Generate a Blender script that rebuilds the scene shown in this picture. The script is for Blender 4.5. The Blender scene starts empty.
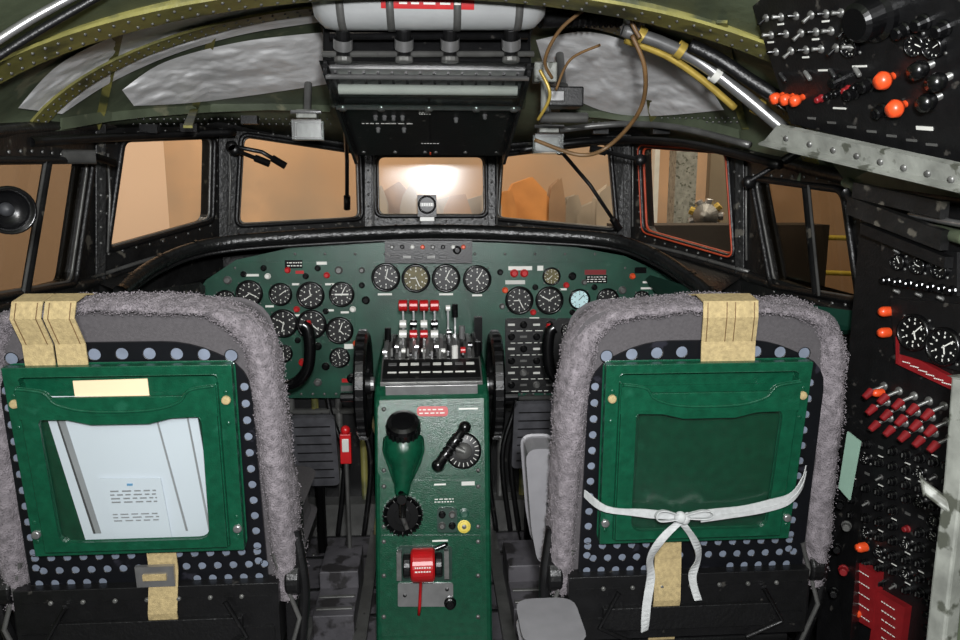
import bpy, math, random
from mathutils import Vector, Matrix, noise
from mathutils.bvhtree import BVHTree
random.seed(7)
V=Vector
# ---------------------------------------------------------------- camera survey
F=740.0; PITCH=math.radians(10); YAW=math.radians(3.85)
CAM=V((0,0,1.2))
fwd=V((math.sin(YAW)*math.cos(PITCH),math.cos(YAW)*math.cos(PITCH),-math.sin(PITCH)))
rgt=V((math.cos(YAW),-math.sin(YAW),0)); upv=rgt.cross(fwd)
def ray(px,py): return fwd+rgt*((px-480)/F)+upv*((320-py)/F)
def P(px,py,Y):
    r=ray(px,py); return CAM+r*(Y/r.y)
def H(px,py,o,n):
    r=ray(px,py); return CAM+r*((o-CAM).dot(n)/r.dot(n))
cam=bpy.data.cameras.new('camera'); co=bpy.data.objects.new('camera',cam)
bpy.context.scene.collection.objects.link(co)
cam.sensor_width=36; cam.lens=F/960*36; cam.clip_start=0.02
M=Matrix((rgt,upv,-fwd)).transposed().to_4x4(); M.translation=CAM; co.matrix_world=M
bpy.context.scene.camera=co
try:
    bpy.context.scene.view_settings.view_transform='Standard'
except Exception: pass

# ---------------------------------------------------------------- materials
def lin(c): 
    c=c/255.0
    return c/12.92 if c<=0.04045 else ((c+0.055)/1.055)**2.4
MATS={}
def mat(name,rgb,rough=0.5,metal=0.0,var=0.15,scale=30,bump=0.0,bscale=200,emit=0,coat=0,wear=None,detail=4):
    if name in MATS: return MATS[name]
    m=bpy.data.materials.new(name); m.use_nodes=True
    nt=m.node_tree; b=nt.nodes['Principled BSDF']
    col=[lin(c) for c in rgb]
    b.inputs['Roughness'].default_value=rough; b.inputs['Metallic'].default_value=metal
    if coat: b.inputs['Coat Weight'].default_value=coat
    tc=nt.nodes.new('ShaderNodeTexCoord')
    nz=nt.nodes.new('ShaderNodeTexNoise'); nz.inputs['Scale'].default_value=scale; nz.inputs['Detail'].default_value=detail
    nt.links.new(tc.outputs['Object'],nz.inputs['Vector'])
    cr=nt.nodes.new('ShaderNodeValToRGB')
    cr.color_ramp.elements[0].position=0.3; cr.color_ramp.elements[1].position=0.7
    cr.color_ramp.elements[0].color=[c*(1-var) for c in col]+[1]
    cr.color_ramp.elements[1].color=[min(1,c*(1+var)) for c in col]+[1]
    nt.links.new(nz.outputs['Fac'],cr.inputs['Fac'])
    out=cr.outputs['Color']
    if wear:
        n2=nt.nodes.new('ShaderNodeTexNoise'); n2.inputs['Scale'].default_value=wear[1]; n2.inputs['Detail'].default_value=8
        nt.links.new(tc.outputs['Object'],n2.inputs['Vector'])
        c2=nt.nodes.new('ShaderNodeValToRGB'); c2.color_ramp.elements[0].position=wear[2]; c2.color_ramp.elements[1].position=wear[2]+(wear[3] if len(wear)>3 else 0.05)
        nt.links.new(n2.outputs['Fac'],c2.inputs['Fac'])
        mx=nt.nodes.new('ShaderNodeMixRGB'); mx.inputs[2].default_value=[lin(c) for c in wear[0]]+[1]
        nt.links.new(c2.outputs['Color'],mx.inputs[0]); nt.links.new(out,mx.inputs[1]); out=mx.outputs[0]
    nt.links.new(out,b.inputs['Base Color'])
    if bump:
        n3=nt.nodes.new('ShaderNodeTexNoise'); n3.inputs['Scale'].default_value=bscale; n3.inputs['Detail'].default_value=3
        nt.links.new(tc.outputs['Object'],n3.inputs['Vector'])
        bp=nt.nodes.new('ShaderNodeBump'); bp.inputs['Strength'].default_value=bump; bp.inputs['Distance'].default_value=0.01
        nt.links.new(n3.outputs['Fac'],bp.inputs['Height']); nt.links.new(bp.outputs['Normal'],b.inputs['Normal'])
    MATS[name]=m; return m
def glassmat(name,rgb,gl=0.08,rough=0.03,dens=1.0):
    m=bpy.data.materials.new(name); m.use_nodes=True; nt=m.node_tree; nt.nodes.clear()
    o=nt.nodes.new('ShaderNodeOutputMaterial'); t=nt.nodes.new('ShaderNodeBsdfTransparent'); g=nt.nodes.new('ShaderNodeBsdfGlossy')
    t.inputs['Color'].default_value=[lin(c)*dens for c in rgb]+[1]; g.inputs['Roughness'].default_value=rough
    mx=nt.nodes.new('ShaderNodeMixShader'); mx.inputs[0].default_value=gl
    nt.links.new(t.outputs[0],mx.inputs[1]); nt.links.new(g.outputs[0],mx.inputs[2]); nt.links.new(mx.outputs[0],o.inputs[0])
    return m
green=mat('green_paint',(10,64,44),0.27,0,0.2,60,0.15,350,coat=0.25,wear=((22,76,56),25,0.62,.1))
greenp=mat('green_panel_paint',(19,64,49),0.36,0,0.3,14,0.12,300,coat=.15,wear=((44,82,66),30,0.64))
dgreen=mat('dark_green_paint',(13,46,36),0.4,0,0.2,30)
black=mat('black_paint',(13,13,14),0.38,0,0.3,40,0.1,200,wear=((56,54,51),35,0.66))
blackp=mat('black_plastic',(8,8,9),0.24,0,0.1,40)
plate=mat('black_seat_plate',(10,11,15),0.32,0,0.2,20,wear=((32,32,39),25,0.64))
face=mat('gauge_face',(9,9,10),0.4,0,0.05)
facey=mat('gauge_face_amber',(84,76,34),0.5,0,0.3,60)
facec=mat('gauge_face_cyan',(190,222,225),0.5,0,0.1,60)
white=mat('white_marking',(215,215,208),0.5,0,0.03)
offw=mat('off_white_paint',(196,196,190),0.3,0,0.06,15)
tankm=mat('silver_grey_tank',(176,178,178),0.25,0.35,0.1,10,0.05,60)
red=mat('red_paint',(172,20,24),0.35,0,0.1,40)
dred=mat('dull_red_paint',(116,22,26),0.4,0,0.15,40)
orange=mat('orange_knob',(208,72,32),0.35,0,0.06,40)
alu=mat('aluminium',(165,165,165),0.28,0.8,0.15,30)
alud=mat('dull_aluminium',(100,100,98),0.4,0.5,0.25,18,0.1,60,wear=((54,54,52),22,0.66))
olive=mat('zinc_chromate_olive',(116,112,60),0.4,0,0.3,12,0.15,50,wear=((60,64,42),9,0.52,.12))
ceilm=mat('grey_green_skin',(80,88,70),0.42,0,0.35,8,0.2,30,wear=((116,116,94),10,0.62))
framem=mat('window_frame_paint',(22,22,22),0.4,0,0.4,20,0.2,80,wear=((80,77,70),24,0.62))
rubber=mat('black_rubber',(12,12,13),0.42,0,0.2,30,0.2,120)
padm=mat('padded_leatherette',(18,19,19),0.32,0,0.25,20,0.3,90)
fabric=mat('grey_fabric',(70,67,69),0.9,0,0.15,200,0.3,600)
fleece=mat('sheepskin',(114,108,112),0.95,0,0.36,70,0.6,300)
tanw=mat('tan_webbing',(158,140,100),0.8,0,0.2,120,0.3,500)
paper=mat('paper',(222,224,234),0.6,0,0.03,5)
paper2=mat('cream_paper',(214,190,156),0.7,0,0.05,5)
papl=mat('paper_line_grey',(150,148,152),0.7,0,0.1,15)  # light grey lines and print on the papers
ribm=mat('white_tape',(172,174,174),0.8,0,0.1,100,0.2,400)
foil=mat('insulation_cloth',(236,236,236),0.38,0,0.05,8,0.35,16)
floorm=mat('floor_paint',(80,78,82),0.5,0,0.35,9,0.2,40,wear=((44,42,43),12,0.54))
footm=mat('pedal_grey',(84,84,88),0.45,0.2,0.25,30)
holem=mat('cushion_grey_blue',(100,108,122),0.7,0,0.15,40)
yel=mat('yellow_paint',(206,186,76),0.5,0,0.1)
brass=mat('yellow_tube',(166,142,66),0.35,0.3,0.2)
wire=mat('brown_wire',(96,72,44),0.5,0,0.2)
teal=mat('pale_green_tag',(134,164,148),0.6,0,0.05)
greyt=mat('grey_trim',(126,128,122),0.45,0.1,0.3,20,0.2,40,wear=((76,78,70),26,0.56))
osealant=mat('orange_sealant',(176,66,36),0.5,0,0.2)
greyv=mat('grey_vinyl',(116,115,118),.5,0,.08)
clear=glassmat('clear_plastic',(235,240,238),0.16,0.25)
glass=glassmat('window_glass',(240,237,230),0.035,0.16)
glasst=glassmat('tinted_side_glass',(190,180,162),0.10,0.12,0.6)

# ---------------------------------------------------------------- mesh builder
def basis(n):
    n=n.normalized(); a=V((0,0,1)) if abs(n.z)<0.9 else V((0,1,0))
    t=a.cross(n).normalized(); return t,n.cross(t).normalized(),n
class MB:
    def __init__(s): s.v=[];s.f=[];s.m=[];s.s=[];s.mats=[]
    def add(s,vs,fs,mt,smooth=False):
        if mt not in s.mats: s.mats.append(mt)
        k=s.mats.index(mt); o=len(s.v); s.v+= [tuple(v) for v in vs]
        for f in fs: s.f.append([i+o for i in f]); s.m.append(k); s.s.append(smooth)
    def obox(s,c,a,b,d,mt):
        vs=[c+a*i+b*j+d*k for k in(-1,1) for j in(-1,1) for i in(-1,1)]
        s.add(vs,[(0,2,3,1),(4,5,7,6),(0,1,5,4),(2,6,7,3),(0,4,6,2),(1,3,7,5)],mt)
    def box(s,c,size,mt): s.obox(V(c),V((size[0]/2,0,0)),V((0,size[1]/2,0)),V((0,0,size[2]/2)),mt)
    def lathe(s,o,ax,prof,mt,n=20,smooth=True):
        t,b,a=basis(ax); vs=[];fs=[]
        for r,h in prof:
            for i in range(n):
                q=2*math.pi*i/n; vs.append(o+a*h+(t*math.cos(q)+b*math.sin(q))*r)
        for j in range(len(prof)-1):
            for i in range(n):
                k=(i+1)%n; fs.append((j*n+i,j*n+k,(j+1)*n+k,(j+1)*n+i))
        s.add(vs,fs,mt,smooth)
    def cyl(s,p0,p1,r,mt,r2=None,n=16,smooth=False):
        r2=r if r2 is None else r2; d=p1-p0; L=d.length
        e=min(r,r2)*0.12
        s.lathe(p0,d,[(0.0001,0),(r-e,0),(r,e),(r2,L-e),(r2-e,L),(0.0001,L)],mt,n,smooth)
    def sphere(s,c,r,mt,n=14):
        s.lathe(c,V((0,0,1)),[(max(0.0001,r*math.sin(math.pi*i/8)),-r*math.cos(math.pi*i/8)) for i in range(9)],mt,n)
    def tube(s,pts,r,mt,n=8,closed=False,ab=None,nref=None):
        vs=[];fs=[];L=len(pts)
        prev=None
        for i,p in enumerate(pts):
            a=pts[(i-1)%L] if (closed or i>0) else pts[0]; c=pts[(i+1)%L] if (closed or i<L-1) else pts[-1]
            d=(c-a).normalized()
            if nref is not None: t=nref
            else:
                t=prev if prev is not None else basis(d)[0]
            t=(t-d*t.dot(d)).normalized(); prev=t; b=d.cross(t)
            rr=r[i] if isinstance(r,(list,tuple)) else r
            for k in range(n):
                q=2*math.pi*k/n
                vs.append(p+(t*math.cos(q)+b*math.sin(q))*rr)
        for i in range(L if closed else L-1):
            j=(i+1)%L
            for k in range(n):
                m=(k+1)%n; fs.append((i*n+k,i*n+m,j*n+m,j*n+k))
        if not closed: fs.append(tuple(range(n))); fs.append(tuple((L-1)*n+k for k in range(n)))
        s.add(vs,fs,mt,True)
    def prism(s,poly,off,mt):
        n=len(poly); vs=[p for p in poly]+[p+off for p in poly]
        fs=[tuple(range(n)),tuple(range(2*n-1,n-1,-1))]+[(i,(i+1)%n,(i+1)%n+n,i+n) for i in range(n)]
        s.add(vs,fs,mt)
    def ring(s,outer,inner,r,off,mt,K=5):
        inn=fillet(inner,r,K); n=len(inn); m=4
        vs=outer+inn+[p+off for p in outer]+[p+off for p in inn]; q=4+n; fs=[]
        for i in range(n):
            j=(i+1)%n; a=i//K; b=j//K
            if a==b: fs+= [(a,4+i,4+j),(a+q,q+4+j,q+4+i)]
            else: fs+= [(a,4+i,4+j,b),(a+q,b+q,q+4+j,q+4+i)]
            fs.append((4+i,4+j,q+4+j,q+4+i))
        for i in range(4): j=(i+1)%4; fs.append((i,j,j+q,i+q))
        s.add(vs,fs,mt); return inn
    def strip(s,pts,w,th,mt):
        vs=[];fs=[]
        for i,p in enumerate(pts):
            d=(pts[min(i+1,len(pts)-1)]-pts[max(i-1,0)]).normalized()
            ww=w[i] if isinstance(w,list) else w
            nn=d.cross(ww).normalized()*th
            vs+=[p-ww/2,p+ww/2,p+ww/2+nn,p-ww/2+nn]
        for i in range(len(pts)-1):
            for k in range(4):
                m=(k+1)%4; fs.append((i*4+k,i*4+m,i*4+4+m,i*4+4+k))
        e=(len(pts)-1)*4; fs+=[(0,1,2,3),(e,e+1,e+2,e+3)]
        s.add(vs,fs,mt)
    def grid(s,fn,nu,nv,mt,smooth=True):
        vs=[fn(i/nu,j/nv) for j in range(nv+1) for i in range(nu+1)]
        fs=[(j*(nu+1)+i,j*(nu+1)+i+1,(j+1)*(nu+1)+i+1,(j+1)*(nu+1)+i) for j in range(nv) for i in range(nu)]
        s.add(vs,fs,mt,smooth)
    def mesh(s,name):
        me=bpy.data.meshes.new(name); me.from_pydata(s.v,[],s.f)
        for m in s.mats: me.materials.append(m)
        me.polygons.foreach_set('material_index',s.m); me.polygons.foreach_set('use_smooth',s.s)
        me.update(); return me
    def build(s,name,parent=None,bevel=0):
        ob=bpy.data.objects.new(name,s.mesh(name)); bpy.context.scene.collection.objects.link(ob)
        if parent: ob.parent=parent
        if bevel:
            md=ob.modifiers.new('bevel','BEVEL'); md.width=bevel; md.segments=2; md.limit_method='ANGLE'
        return ob
def empty(name):
    e=bpy.data.objects.new(name,None); e.empty_display_size=0.05; bpy.context.scene.collection.objects.link(e); return e
def fillet(pts,r,K=5):
    out=[];n=len(pts)
    for i in range(n):
        p=pts[i]; a=(pts[i-1]-p); b=(pts[(i+1)%n]-p)
        rr=min(r,a.length*0.45,b.length*0.45)
        A=p+a.normalized()*rr; B=p+b.normalized()*rr
        for k in range(K):
            t=k/(K-1); out.append(A*(1-t)**2+p*2*t*(1-t)+B*t*t)
    return out
def smooth(pts,k=6):
    out=[];n=len(pts)
    for i in range(n-1):
        p0=pts[max(0,i-1)];p1=pts[i];p2=pts[i+1];p3=pts[min(n-1,i+2)]
        for j in range(k):
            t=j/k
            out.append(0.5*((2*p1)+(p2-p0)*t+(2*p0-5*p1+4*p2-p3)*t*t+(3*p1-p0-3*p2+p3)*t**3))
    out.append(pts[-1]); return out
def knob(mb,c,n,r,h,mt,n2=14):
    mb.lathe(c,n,[(r*1.05,0),(r*1.05,h*0.2),(r*0.85,h*0.3),(r*0.8,h*0.9),(r*0.6,h),(0.0001,h)],mt,n2,False)
def gauge(mb,c,n,r,mt=face,needle=None,nt=12,two=False):
    t,b,a=basis(n)
    if b.z<0: t,b=-t,-b
    mb.lathe(c,n,[(r*1.16,0),(r*1.16,.007),(r*1.06,.011),(r*.97,.010),(r*.93,.003)],blackp,24)
    mb.lathe(c,n,[(r*.95,.003),(0.0001,.003)],mt,24)
    f=c+a*.0036; wm=white if mt!=facec else face
    for i in range(nt):
        q=2*math.pi*i/nt; d=t*math.sin(q)+b*math.cos(q); e=t*math.cos(q)-b*math.sin(q)
        mb.obox(f+d*r*.82,d*r*.08,e*r*.028,a*.0003,wm)
        if i%2==0 and r>0.02: mb.obox(f+d*r*.57,t*r*.045,b*r*.06,a*.0003,wm)
    q=random.uniform(0,6.28) if needle is None else needle
    for kk,L in ((q,.7),(q+2,.45))[:2 if two else 1]:
        d=t*math.sin(kk)+b*math.cos(kk); e=t*math.cos(kk)-b*math.sin(kk)
        mb.obox(f+d*r*L*.4,d*r*L*.6,e*r*.035,a*.0005,wm)
    for i in range(4):
        q=math.pi/4+i*math.pi/2; mb.lathe(c+(t*math.cos(q)+b*math.sin(q))*r*1.25,n,[(.003,0),(.0025,.002),(.0001,.002)],alud,6)
def label(mb,c,t,b,a,w,h,mt=white):
    mb.obox(c+a*.001,t*w/2,b*h/2,a*.0007,mt)
def textlines(mb,c,t,b,a,w,h,rows,mt=white):
    lh=h/rows
    for i in range(rows):
        y=h/2-lh*(i+.5); x=-w/2
        while x<w/2:
            L=random.uniform(.10,.24)*w
            L=min(L,w/2-x)
            if L>0.002: mb.obox(c+t*(x+L/2)+b*y+a*.0012,t*L/2*.8,b*lh*.17,a*.0003,mt)
            x+=L+.03*w

# ---------------------------------------------------------------- windshield ring
bot=[P(-60,318,1.45),P(98,276,2.2),P(222,241,2.65),P(368,228,2.9),P(492,228,2.9),P(628,241,2.65),P(742,270,2.2),P(880,320,1.6),P(975,350,1.30)]
top=[P(-60,140,1.45),P(98,128,2.2),P(222,126,2.65),P(368,148,2.9),P(492,148,2.9),P(628,132,2.65),P(742,156,2.2),P(880,190,1.6),P(975,205,1.30)]
holes={0:[(-45,160),(92,160),(74,284),(-45,305)],1:[(122,139),(214,136),(212,221),(106,251)],2:[(241,134),(360,152),(362,219),(236,226)],
 3:[(375,155),(486,155),(487,216),(376,216)],4:[(499,155),(610,141),(618,230),(495,219)],5:[(640,145),(728,151),(735,258),(644,232)],6:[(752,178),(845,190),(861,302),(772,286)]}
wn=0
for i in range(8):
    A,B,C,D=top[i],top[i+1],bot[i+1],bot[i]
    n=((B-A).cross(D-A)).normalized()
    ctr=(A+B+C+D)/4
    if n.dot(CAM-ctr)<0: n=-n
    if i==7:
        mb=MB(); mb.prism([A,B,C,D],-n*.04,framem); mb.build('wall_right_upper'); continue
    wn+=1
    root=empty('window_%d'%wn)
    mb=MB()
    hp=[H(x,y,ctr,n) for x,y in holes[i]]
    inn=mb.ring([A,B,C,D],hp,0.03,-n*.05,framem,6)
    mb.build('frame',root)
    mb=MB()
    cc=sum(hp,V((0,0,0)))/4
    mb.tube([p+n*.004 for p in inn],0.009,rubber,8,True,nref=n)
    io=[cc+(p-cc)*.955-n*.005 for p in inn]
    mb.tube(io,0.0045,osealant if i==5 else alud,6,True,nref=n)
    if i==5: mb.tube([p+n*.012 for p in inn],.003,osealant,6,True,nref=n)
    for k in range(4):
        a=hp[k]; b=hp[(k+1)%4]; N=max(3,int((b-a).length/.045))
        for q in range(N):
            p=a+(b-a)*((q+.5)/N); p=p+(p-cc).normalized()*.02
            mb.lathe(p,n,[(.0045,0),(.004,.003),(.0001,.0035)],alud,8)
    mb.build('rim',root)
    mb=MB(); e=[cc+(p-cc)*1.02-n*.02 for p in inn]; mb.add(e,[tuple(range(len(e)))],glasst if i in(0,6) else glass); mb.build('glass',root)
    if i in (0,6):
        mb=MB(); f=.5 if i==0 else .56
        p0=hp[0]+(hp[1]-hp[0])*(f+.08); p1=hp[3]+(hp[2]-hp[3])*(f+.0)
        mb.tube([p0+n*.003,p1+n*.003],.011,framem,8); mb.tube([p0+n*.01+V((.0,-.025,0)),p1+n*.01+V((0,-.025,0))],.004,alud,6); mb.build('divider',root)
mb=MB()
for i in range(1,8):
    d=(V((0,1.2,1.2))-(top[i]+bot[i])/2); d.z=0; d.normalize()
    up_=(top[i]-bot[i]).normalized(); sd=up_.cross(d).normalized()
    c=(top[i]+bot[i])/2+d*.008
    mb.obox(c,sd*.014,up_*((top[i]-bot[i]).length/2+.01),d*.014,framem)
    mb.tube([c+up_*.14+sd*.02+d*.01,c+up_*.02+sd*.022+d*.02,c-up_*.14+sd*.02+d*.01],.004,alud,6)
    for k in range(6):
        mb.lathe(c+up_*((k-2.5)*.045)+d*.014,d,[(.005,0),(.004,.003),(.0001,.004)],alud,8)
mb.build('trim_1',bevel=.004)
mb=MB()
mb.tube(smooth([p+V((0,-.02,.005)) for p in top],5),.017,framem,8)
mb.tube(smooth([p+V((0,-.035,.03)) for p in top[1:7]],5),.008,alud,8)
mb.build('trim_2')
mb=MB(); mb.tube(smooth([p+V((0,-.02,-.012)) for p in bot],5),.018,framem,8)
mb.tube(smooth([p+V((0,-.05,-.0)) for p in bot[1:7]],5),.006,alud,8)
mb.build('trim_3')

# ---------------------------------------------------------------- ceiling
def hp_(Y):
    t=(Y-1.5)/.4
    if Y<1.5: t=0
    w=1.05-.03*t; z0=1.15+.05*t; h=.45+.01*t
    if Y<1.5: h+= (1.5-Y)*.30
    return w,z0,h
def hoop(Y,s,inset=0):
    w,z0,h=hp_(Y); th=math.radians(s*(72 if s<0 else 86))
    return V(((w-inset)*math.sin(th),Y,z0+(h-inset)*math.cos(th)))
A19=top[0]+(top[1]-top[0])*((1.9-top[0].y)/(top[1].y-top[0].y))
B19=top[7]+(top[6]-top[7])*((1.9-top[7].y)/(top[6].y-top[7].y))
hd=[A19]+top[1:7]+[B19]
hs=[-1,-.8,-.5,-.16,.16,.5,.8,1]
def head(s):
    for i in range(7):
        if s<=hs[i+1]+1e-6:
            t=(s-hs[i])/(hs[i+1]-hs[i]); return hd[i]*(1-t)+hd[i+1]*t
NS=60
rows=[]
for Y in (-1.0,-.3,.3,.8,1.2,1.5,1.7,1.9): rows.append([hoop(Y,-1+2*i/NS) for i in range(NS+1)])
for k in range(1,7):
    t=k/6
    rows.append([hoop(1.9,-1+2*i/NS)*(1-t)+head(-1+2*i/NS)*t+V((0,0,.05*math.sin(math.pi*t)*(1-abs(-1+2*i/NS)))) for i in range(NS+1)])
cv=[p for r in rows for p in r]; cf=[]
for j in range(len(rows)-1):
    for i in range(NS): a=j*(NS+1)+i; cf.append((a,a+1,a+NS+2,a+NS+1))
mb=MB(); mb.add(cv,cf,ceilm,True); ce=mb.build('ceiling')
md=ce.modifiers.new('solid','SOLIDIFY'); md.thickness=.03; md.offset=1
bvh=BVHTree.FromPolygons([tuple(v) for v in cv],cf)
def HC(px,py,off=.012):
    r=ray(px,py).normalized(); loc,nn,ix,dist=bvh.ray_cast(CAM,r)
    if loc is None: return P(px,py,1.9)
    return CAM+r*(dist-off)
def rib(Y,wd,dep,name='ceiling_rib',s0=-1,s1=1,m=olive):
    mb=MB(); vs=[];fs=[]
    for i in range(41):
        s=s0+(s1-s0)*i/40
        a=hoop(Y,s,.0); b=hoop(Y,s,dep); c=hoop(Y,s,dep-.006); y=V((0,1,0))
        vs+=[a-y*.003,b-y*.003,b-y*wd,c-y*wd,c+y*.003,a+y*.003]
    for i in range(40):
        for k in range(6):
            q=(k+1)%6; fs.append((i*6+k,i*6+q,i*6+6+q,i*6+6+k))
    mb.add(vs,fs,m,False)
    for i in range(0,80):
        s=s0+(s1-s0)*i/80
        nn=(V((0,Y,1.15))-hoop(Y,s)); nn.y=0; nn.normalize()
        for o in(.25,.75): mb.lathe(hoop(Y,s,dep)-V((0,wd*o,0)),nn,[(.004,0),(.003,.0025),(.0001,.003)],alud,6)
    return mb.build(name)
rib(1.52,.09,.04); rib(1.92,.07,.030)
mb=MB()
for px0,px1 in ((215,188),(120,96),(640,655),(722,745)):
    pts=[HC(px0+(px1-px0)*t,[20,50,80,110,128][k],.010) for k,t in enumerate((0,.25,.5,.75,1))]
    mb.strip(pts,V((.022,0,0)),.006,olive)
mb.strip([HC(x,y,.014) for x,y in ((60,124),(110,116),(150,112),(210,108),(270,106),(330,108))],V((0,0.01,.03)),.006,ceilm)
mb.strip([HC(x,y,.014) for x,y in ((560,112),(600,114),(650,120),(700,124),(740,135))],V((0,0.01,.03)),.006,ceilm)
mb.build('ceiling_stringer')
mb=MB()
for k in range(60):
    mb.lathe(HC(130+k*3.4,124 if k%2 else 119,.004),V((0,-.5,-1)),[(.004,0),(.003,.003),(.0001,.003)],alud,6)
    mb.lathe(HC(560+k*3.0,122 if k%2 else 118,.004),V((0,-.5,-1)),[(.004,0),(.003,.003),(.0001,.003)],alud,6)
mb.build('trim_4')

def cloth(poly_t,poly_b,name,amp=.014,off=.03):
    ct=smooth([V((x,y,0)) for x,y in poly_t],8); cb=smooth([V((x,y,0)) for x,y in poly_b],8)
    def samp(c,u):
        f=u*(len(c)-1); i=min(int(f),len(c)-2); return c[i]*(1-(f-i))+c[i+1]*(f-i)
    def fn(u,v):
        a=samp(ct,u)*(1-v)+samp(cb,u)*v
        p=HC(a.x,a.y,off); n=(CAM-p).normalized()
        e=min(1,6*min(u,1-u,v,1-v))
        w=noise.noise(V((p.x*5,p.y*8,p.z*5)))+.9*noise.noise(V((p.x*14,p.y*7,p.z*10))+V((3,1,2)))+.35*noise.noise(p*36)
        return p+n*(abs(w)*amp*1.9*e+ .006*e)
    mb=MB(); mb.grid(fn,90,34,foil); return mb.build(name)
cloth([(18,108),(60,64),(130,30),(215,4),(318,-14)],[(62,114),(112,82),(175,54),(245,34),(320,22)],'insulation_blanket')
cloth([(122,90),(165,62),(240,42),(325,32)],[(134,106),(190,103),(255,95),(328,84)],'insulation_blanket')
cloth([(536,40),(590,32),(655,52),(708,84)],[(550,86),(600,110),(650,116),(724,110)],'insulation_blanket')

# ---------------------------------------------------------------- room shell
mb=MB(); mb.box((0,.9,-.03),(2.6,4.2,.06),floorm)
for x in (-.62,-.2,.2,.62):
    mb.box((x,1.75,.012),(.035,2.0,.024),alud)
for x in (-.95,-.45,-.30,.30,.45,.95): 
    mb.box((x,1.6,.004),(.006,2.4,.006),rubber)
for y in (1.3,1.75,1.95,2.1,2.3,2.45):
    mb.box((0,y,.003),(2.1,.01,.005),rubber)
    for x in range(-12,13): mb.lathe(V((x*.08,y+.025,.0)),V((0,0,1)),[(.006,0),(.005,.004),(.0001,.004)],alud,8)
mb.build('floor')
def lower(i0,i1,name):
    mb=MB()
    for i in range(i0,i1):
        a,b=bot[i],bot[i+1]
        mb.prism([a,b,V((b.x*1.0,b.y,0)),V((a.x*1.0,a.y,0))],V((0,.03,0))if i in(2,3,4) else V((.03 if a.x>0 else -.03,0,0)),framem)
        n=(b-a).cross(V((0,0,1))).normalized()
        if n.dot(V((0,1,0))-a)<0:n=-n
        for k in (0.12,.3,.5):
            mb.strip([a+n*.012-V((0,0,k)),b+n*.012-V((0,0,k))],V((0,0,.03)),.008,dgreen if k==.3 else black)
    mb.build(name)
lower(0,2,'wall_left'); lower(2,5,'wall_front'); lower(5,8,'wall_right')
mb=MB(); mb.box((-1.12,.2,.75),(.05,2.5,1.5),ceilm); mb.build('wall_left_rear')
mb=MB(); mb.box((1.16,-.1,.75),(.05,2.6,1.5),ceilm); mb.build('wall_right_rear')
mb=MB(); mb.box((0,-1.1,1.05),(2.4,.05,2.1),ceilm); mb.build('wall_back')

gl=smooth([P(120,292,1.95),P(150,268,2.12),P(190,250,2.26),P(240,241,2.34),P(330,235,2.38),P(430,231,2.40),P(530,234,2.38),P(610,240,2.32),P(655,256,2.2),P(695,282,2.05),P(712,297,1.98)],6)
mb=MB(); L=len(gl)
mb.tube(gl,[.018+.004*math.sin(math.pi*i/L) for i in range(L)],padm,12)
mb.tube([p+V((0,-.006,-.026)) for p in gl],.006,rubber,8)
for k in range(3,L,5): 
    d=(gl[min(k+1,L-1)]-gl[k-1]).normalized(); mb.lathe(gl[k],d,[(.0235,-.004),(.0235,.004)],black,12)
mb.build('glare_shield')
sill=smooth([bot[1],bot[2],bot[3],bot[4],bot[5],bot[6]],12); 
def deck(u,v):
    f=u*(L-1); i=min(int(f),L-2); a=gl[i]*(1-(f-i))+gl[i+1]*(f-i)
    g=u*(len(sill)-1); j=min(int(g),len(sill)-2); b=sill[j]*(1-(g-j))+sill[j+1]*(g-j)
    return a*(1-v)+(b+V((0,-.02,-.015)))*v
mb=MB(); mb.grid(deck,60,4,padm); mb.build('coaming_deck')

# ---------------------------------------------------------------- instrument panel
PY=2.4; po=V((0,PY,0)); pn=V((0,-1,0)); X=V((1,0,0)); Z=V((0,0,1))
ip=empty('instrument_panel')
def I(x,y): return H(x,y,po,pn)
S=PY/F
mb=MB()
poly=[(188,306),(206,280),(236,260),(290,248),(360,243),(430,241),(505,243),(570,246),(625,256),(668,276),(704,306),(694,398),(500,398),(500,384),(366,384),(366,398),(190,398)]
mb.prism([I(*p) for p in poly],V((0,.02,0)),greenp); mb.build('panel_plate',ip)
mb=MB()
def sub(x0,y0,x1,y1,m,th=.006,r=.012):
    mb.prism(fillet([I(x0,y0)+pn*.0,I(x1,y0),I(x1,y1),I(x0,y1)],r,4),pn*th,m)
sub(236,262,356,342,greenp,.004); sub(372,262,494,294,greenp,.005); sub(508,262,624,312,greenp,.004)
sub(272,342,354,372,greenp,.004)
sub(505,318,556,392,black,.012); sub(556,318,628,392,black,.01)
o=pn*.006
G=[(250,293,11.5,0),(281,294,10,0),(311,295,12,0),(342,294,11,0),(284,323,12.5,0),(312,324,13,0),(340,330,12,0),(284,353,8,0),
 (386,277,12.5,0),(416,278,12.5,1),(446,278,12.5,0),(477,279,12.5,0),(519,300,12.5,0),(549,300,12.5,0),(579,299,9.5,2),(607,299,10,0),(551,276,8,1),
 (340,357,9,0),(641,298,7,0),(226,300,9,0),(668,298,6,0)]
for x,y,r,k in G:
    gauge(mb,I(x,y)+o,pn,r*S,[face,facey,facec][k],two=(r>11))
mb.obox(I(342,294)+pn*.011,X*.022,Z*.0025,pn*.001,white)
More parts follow.
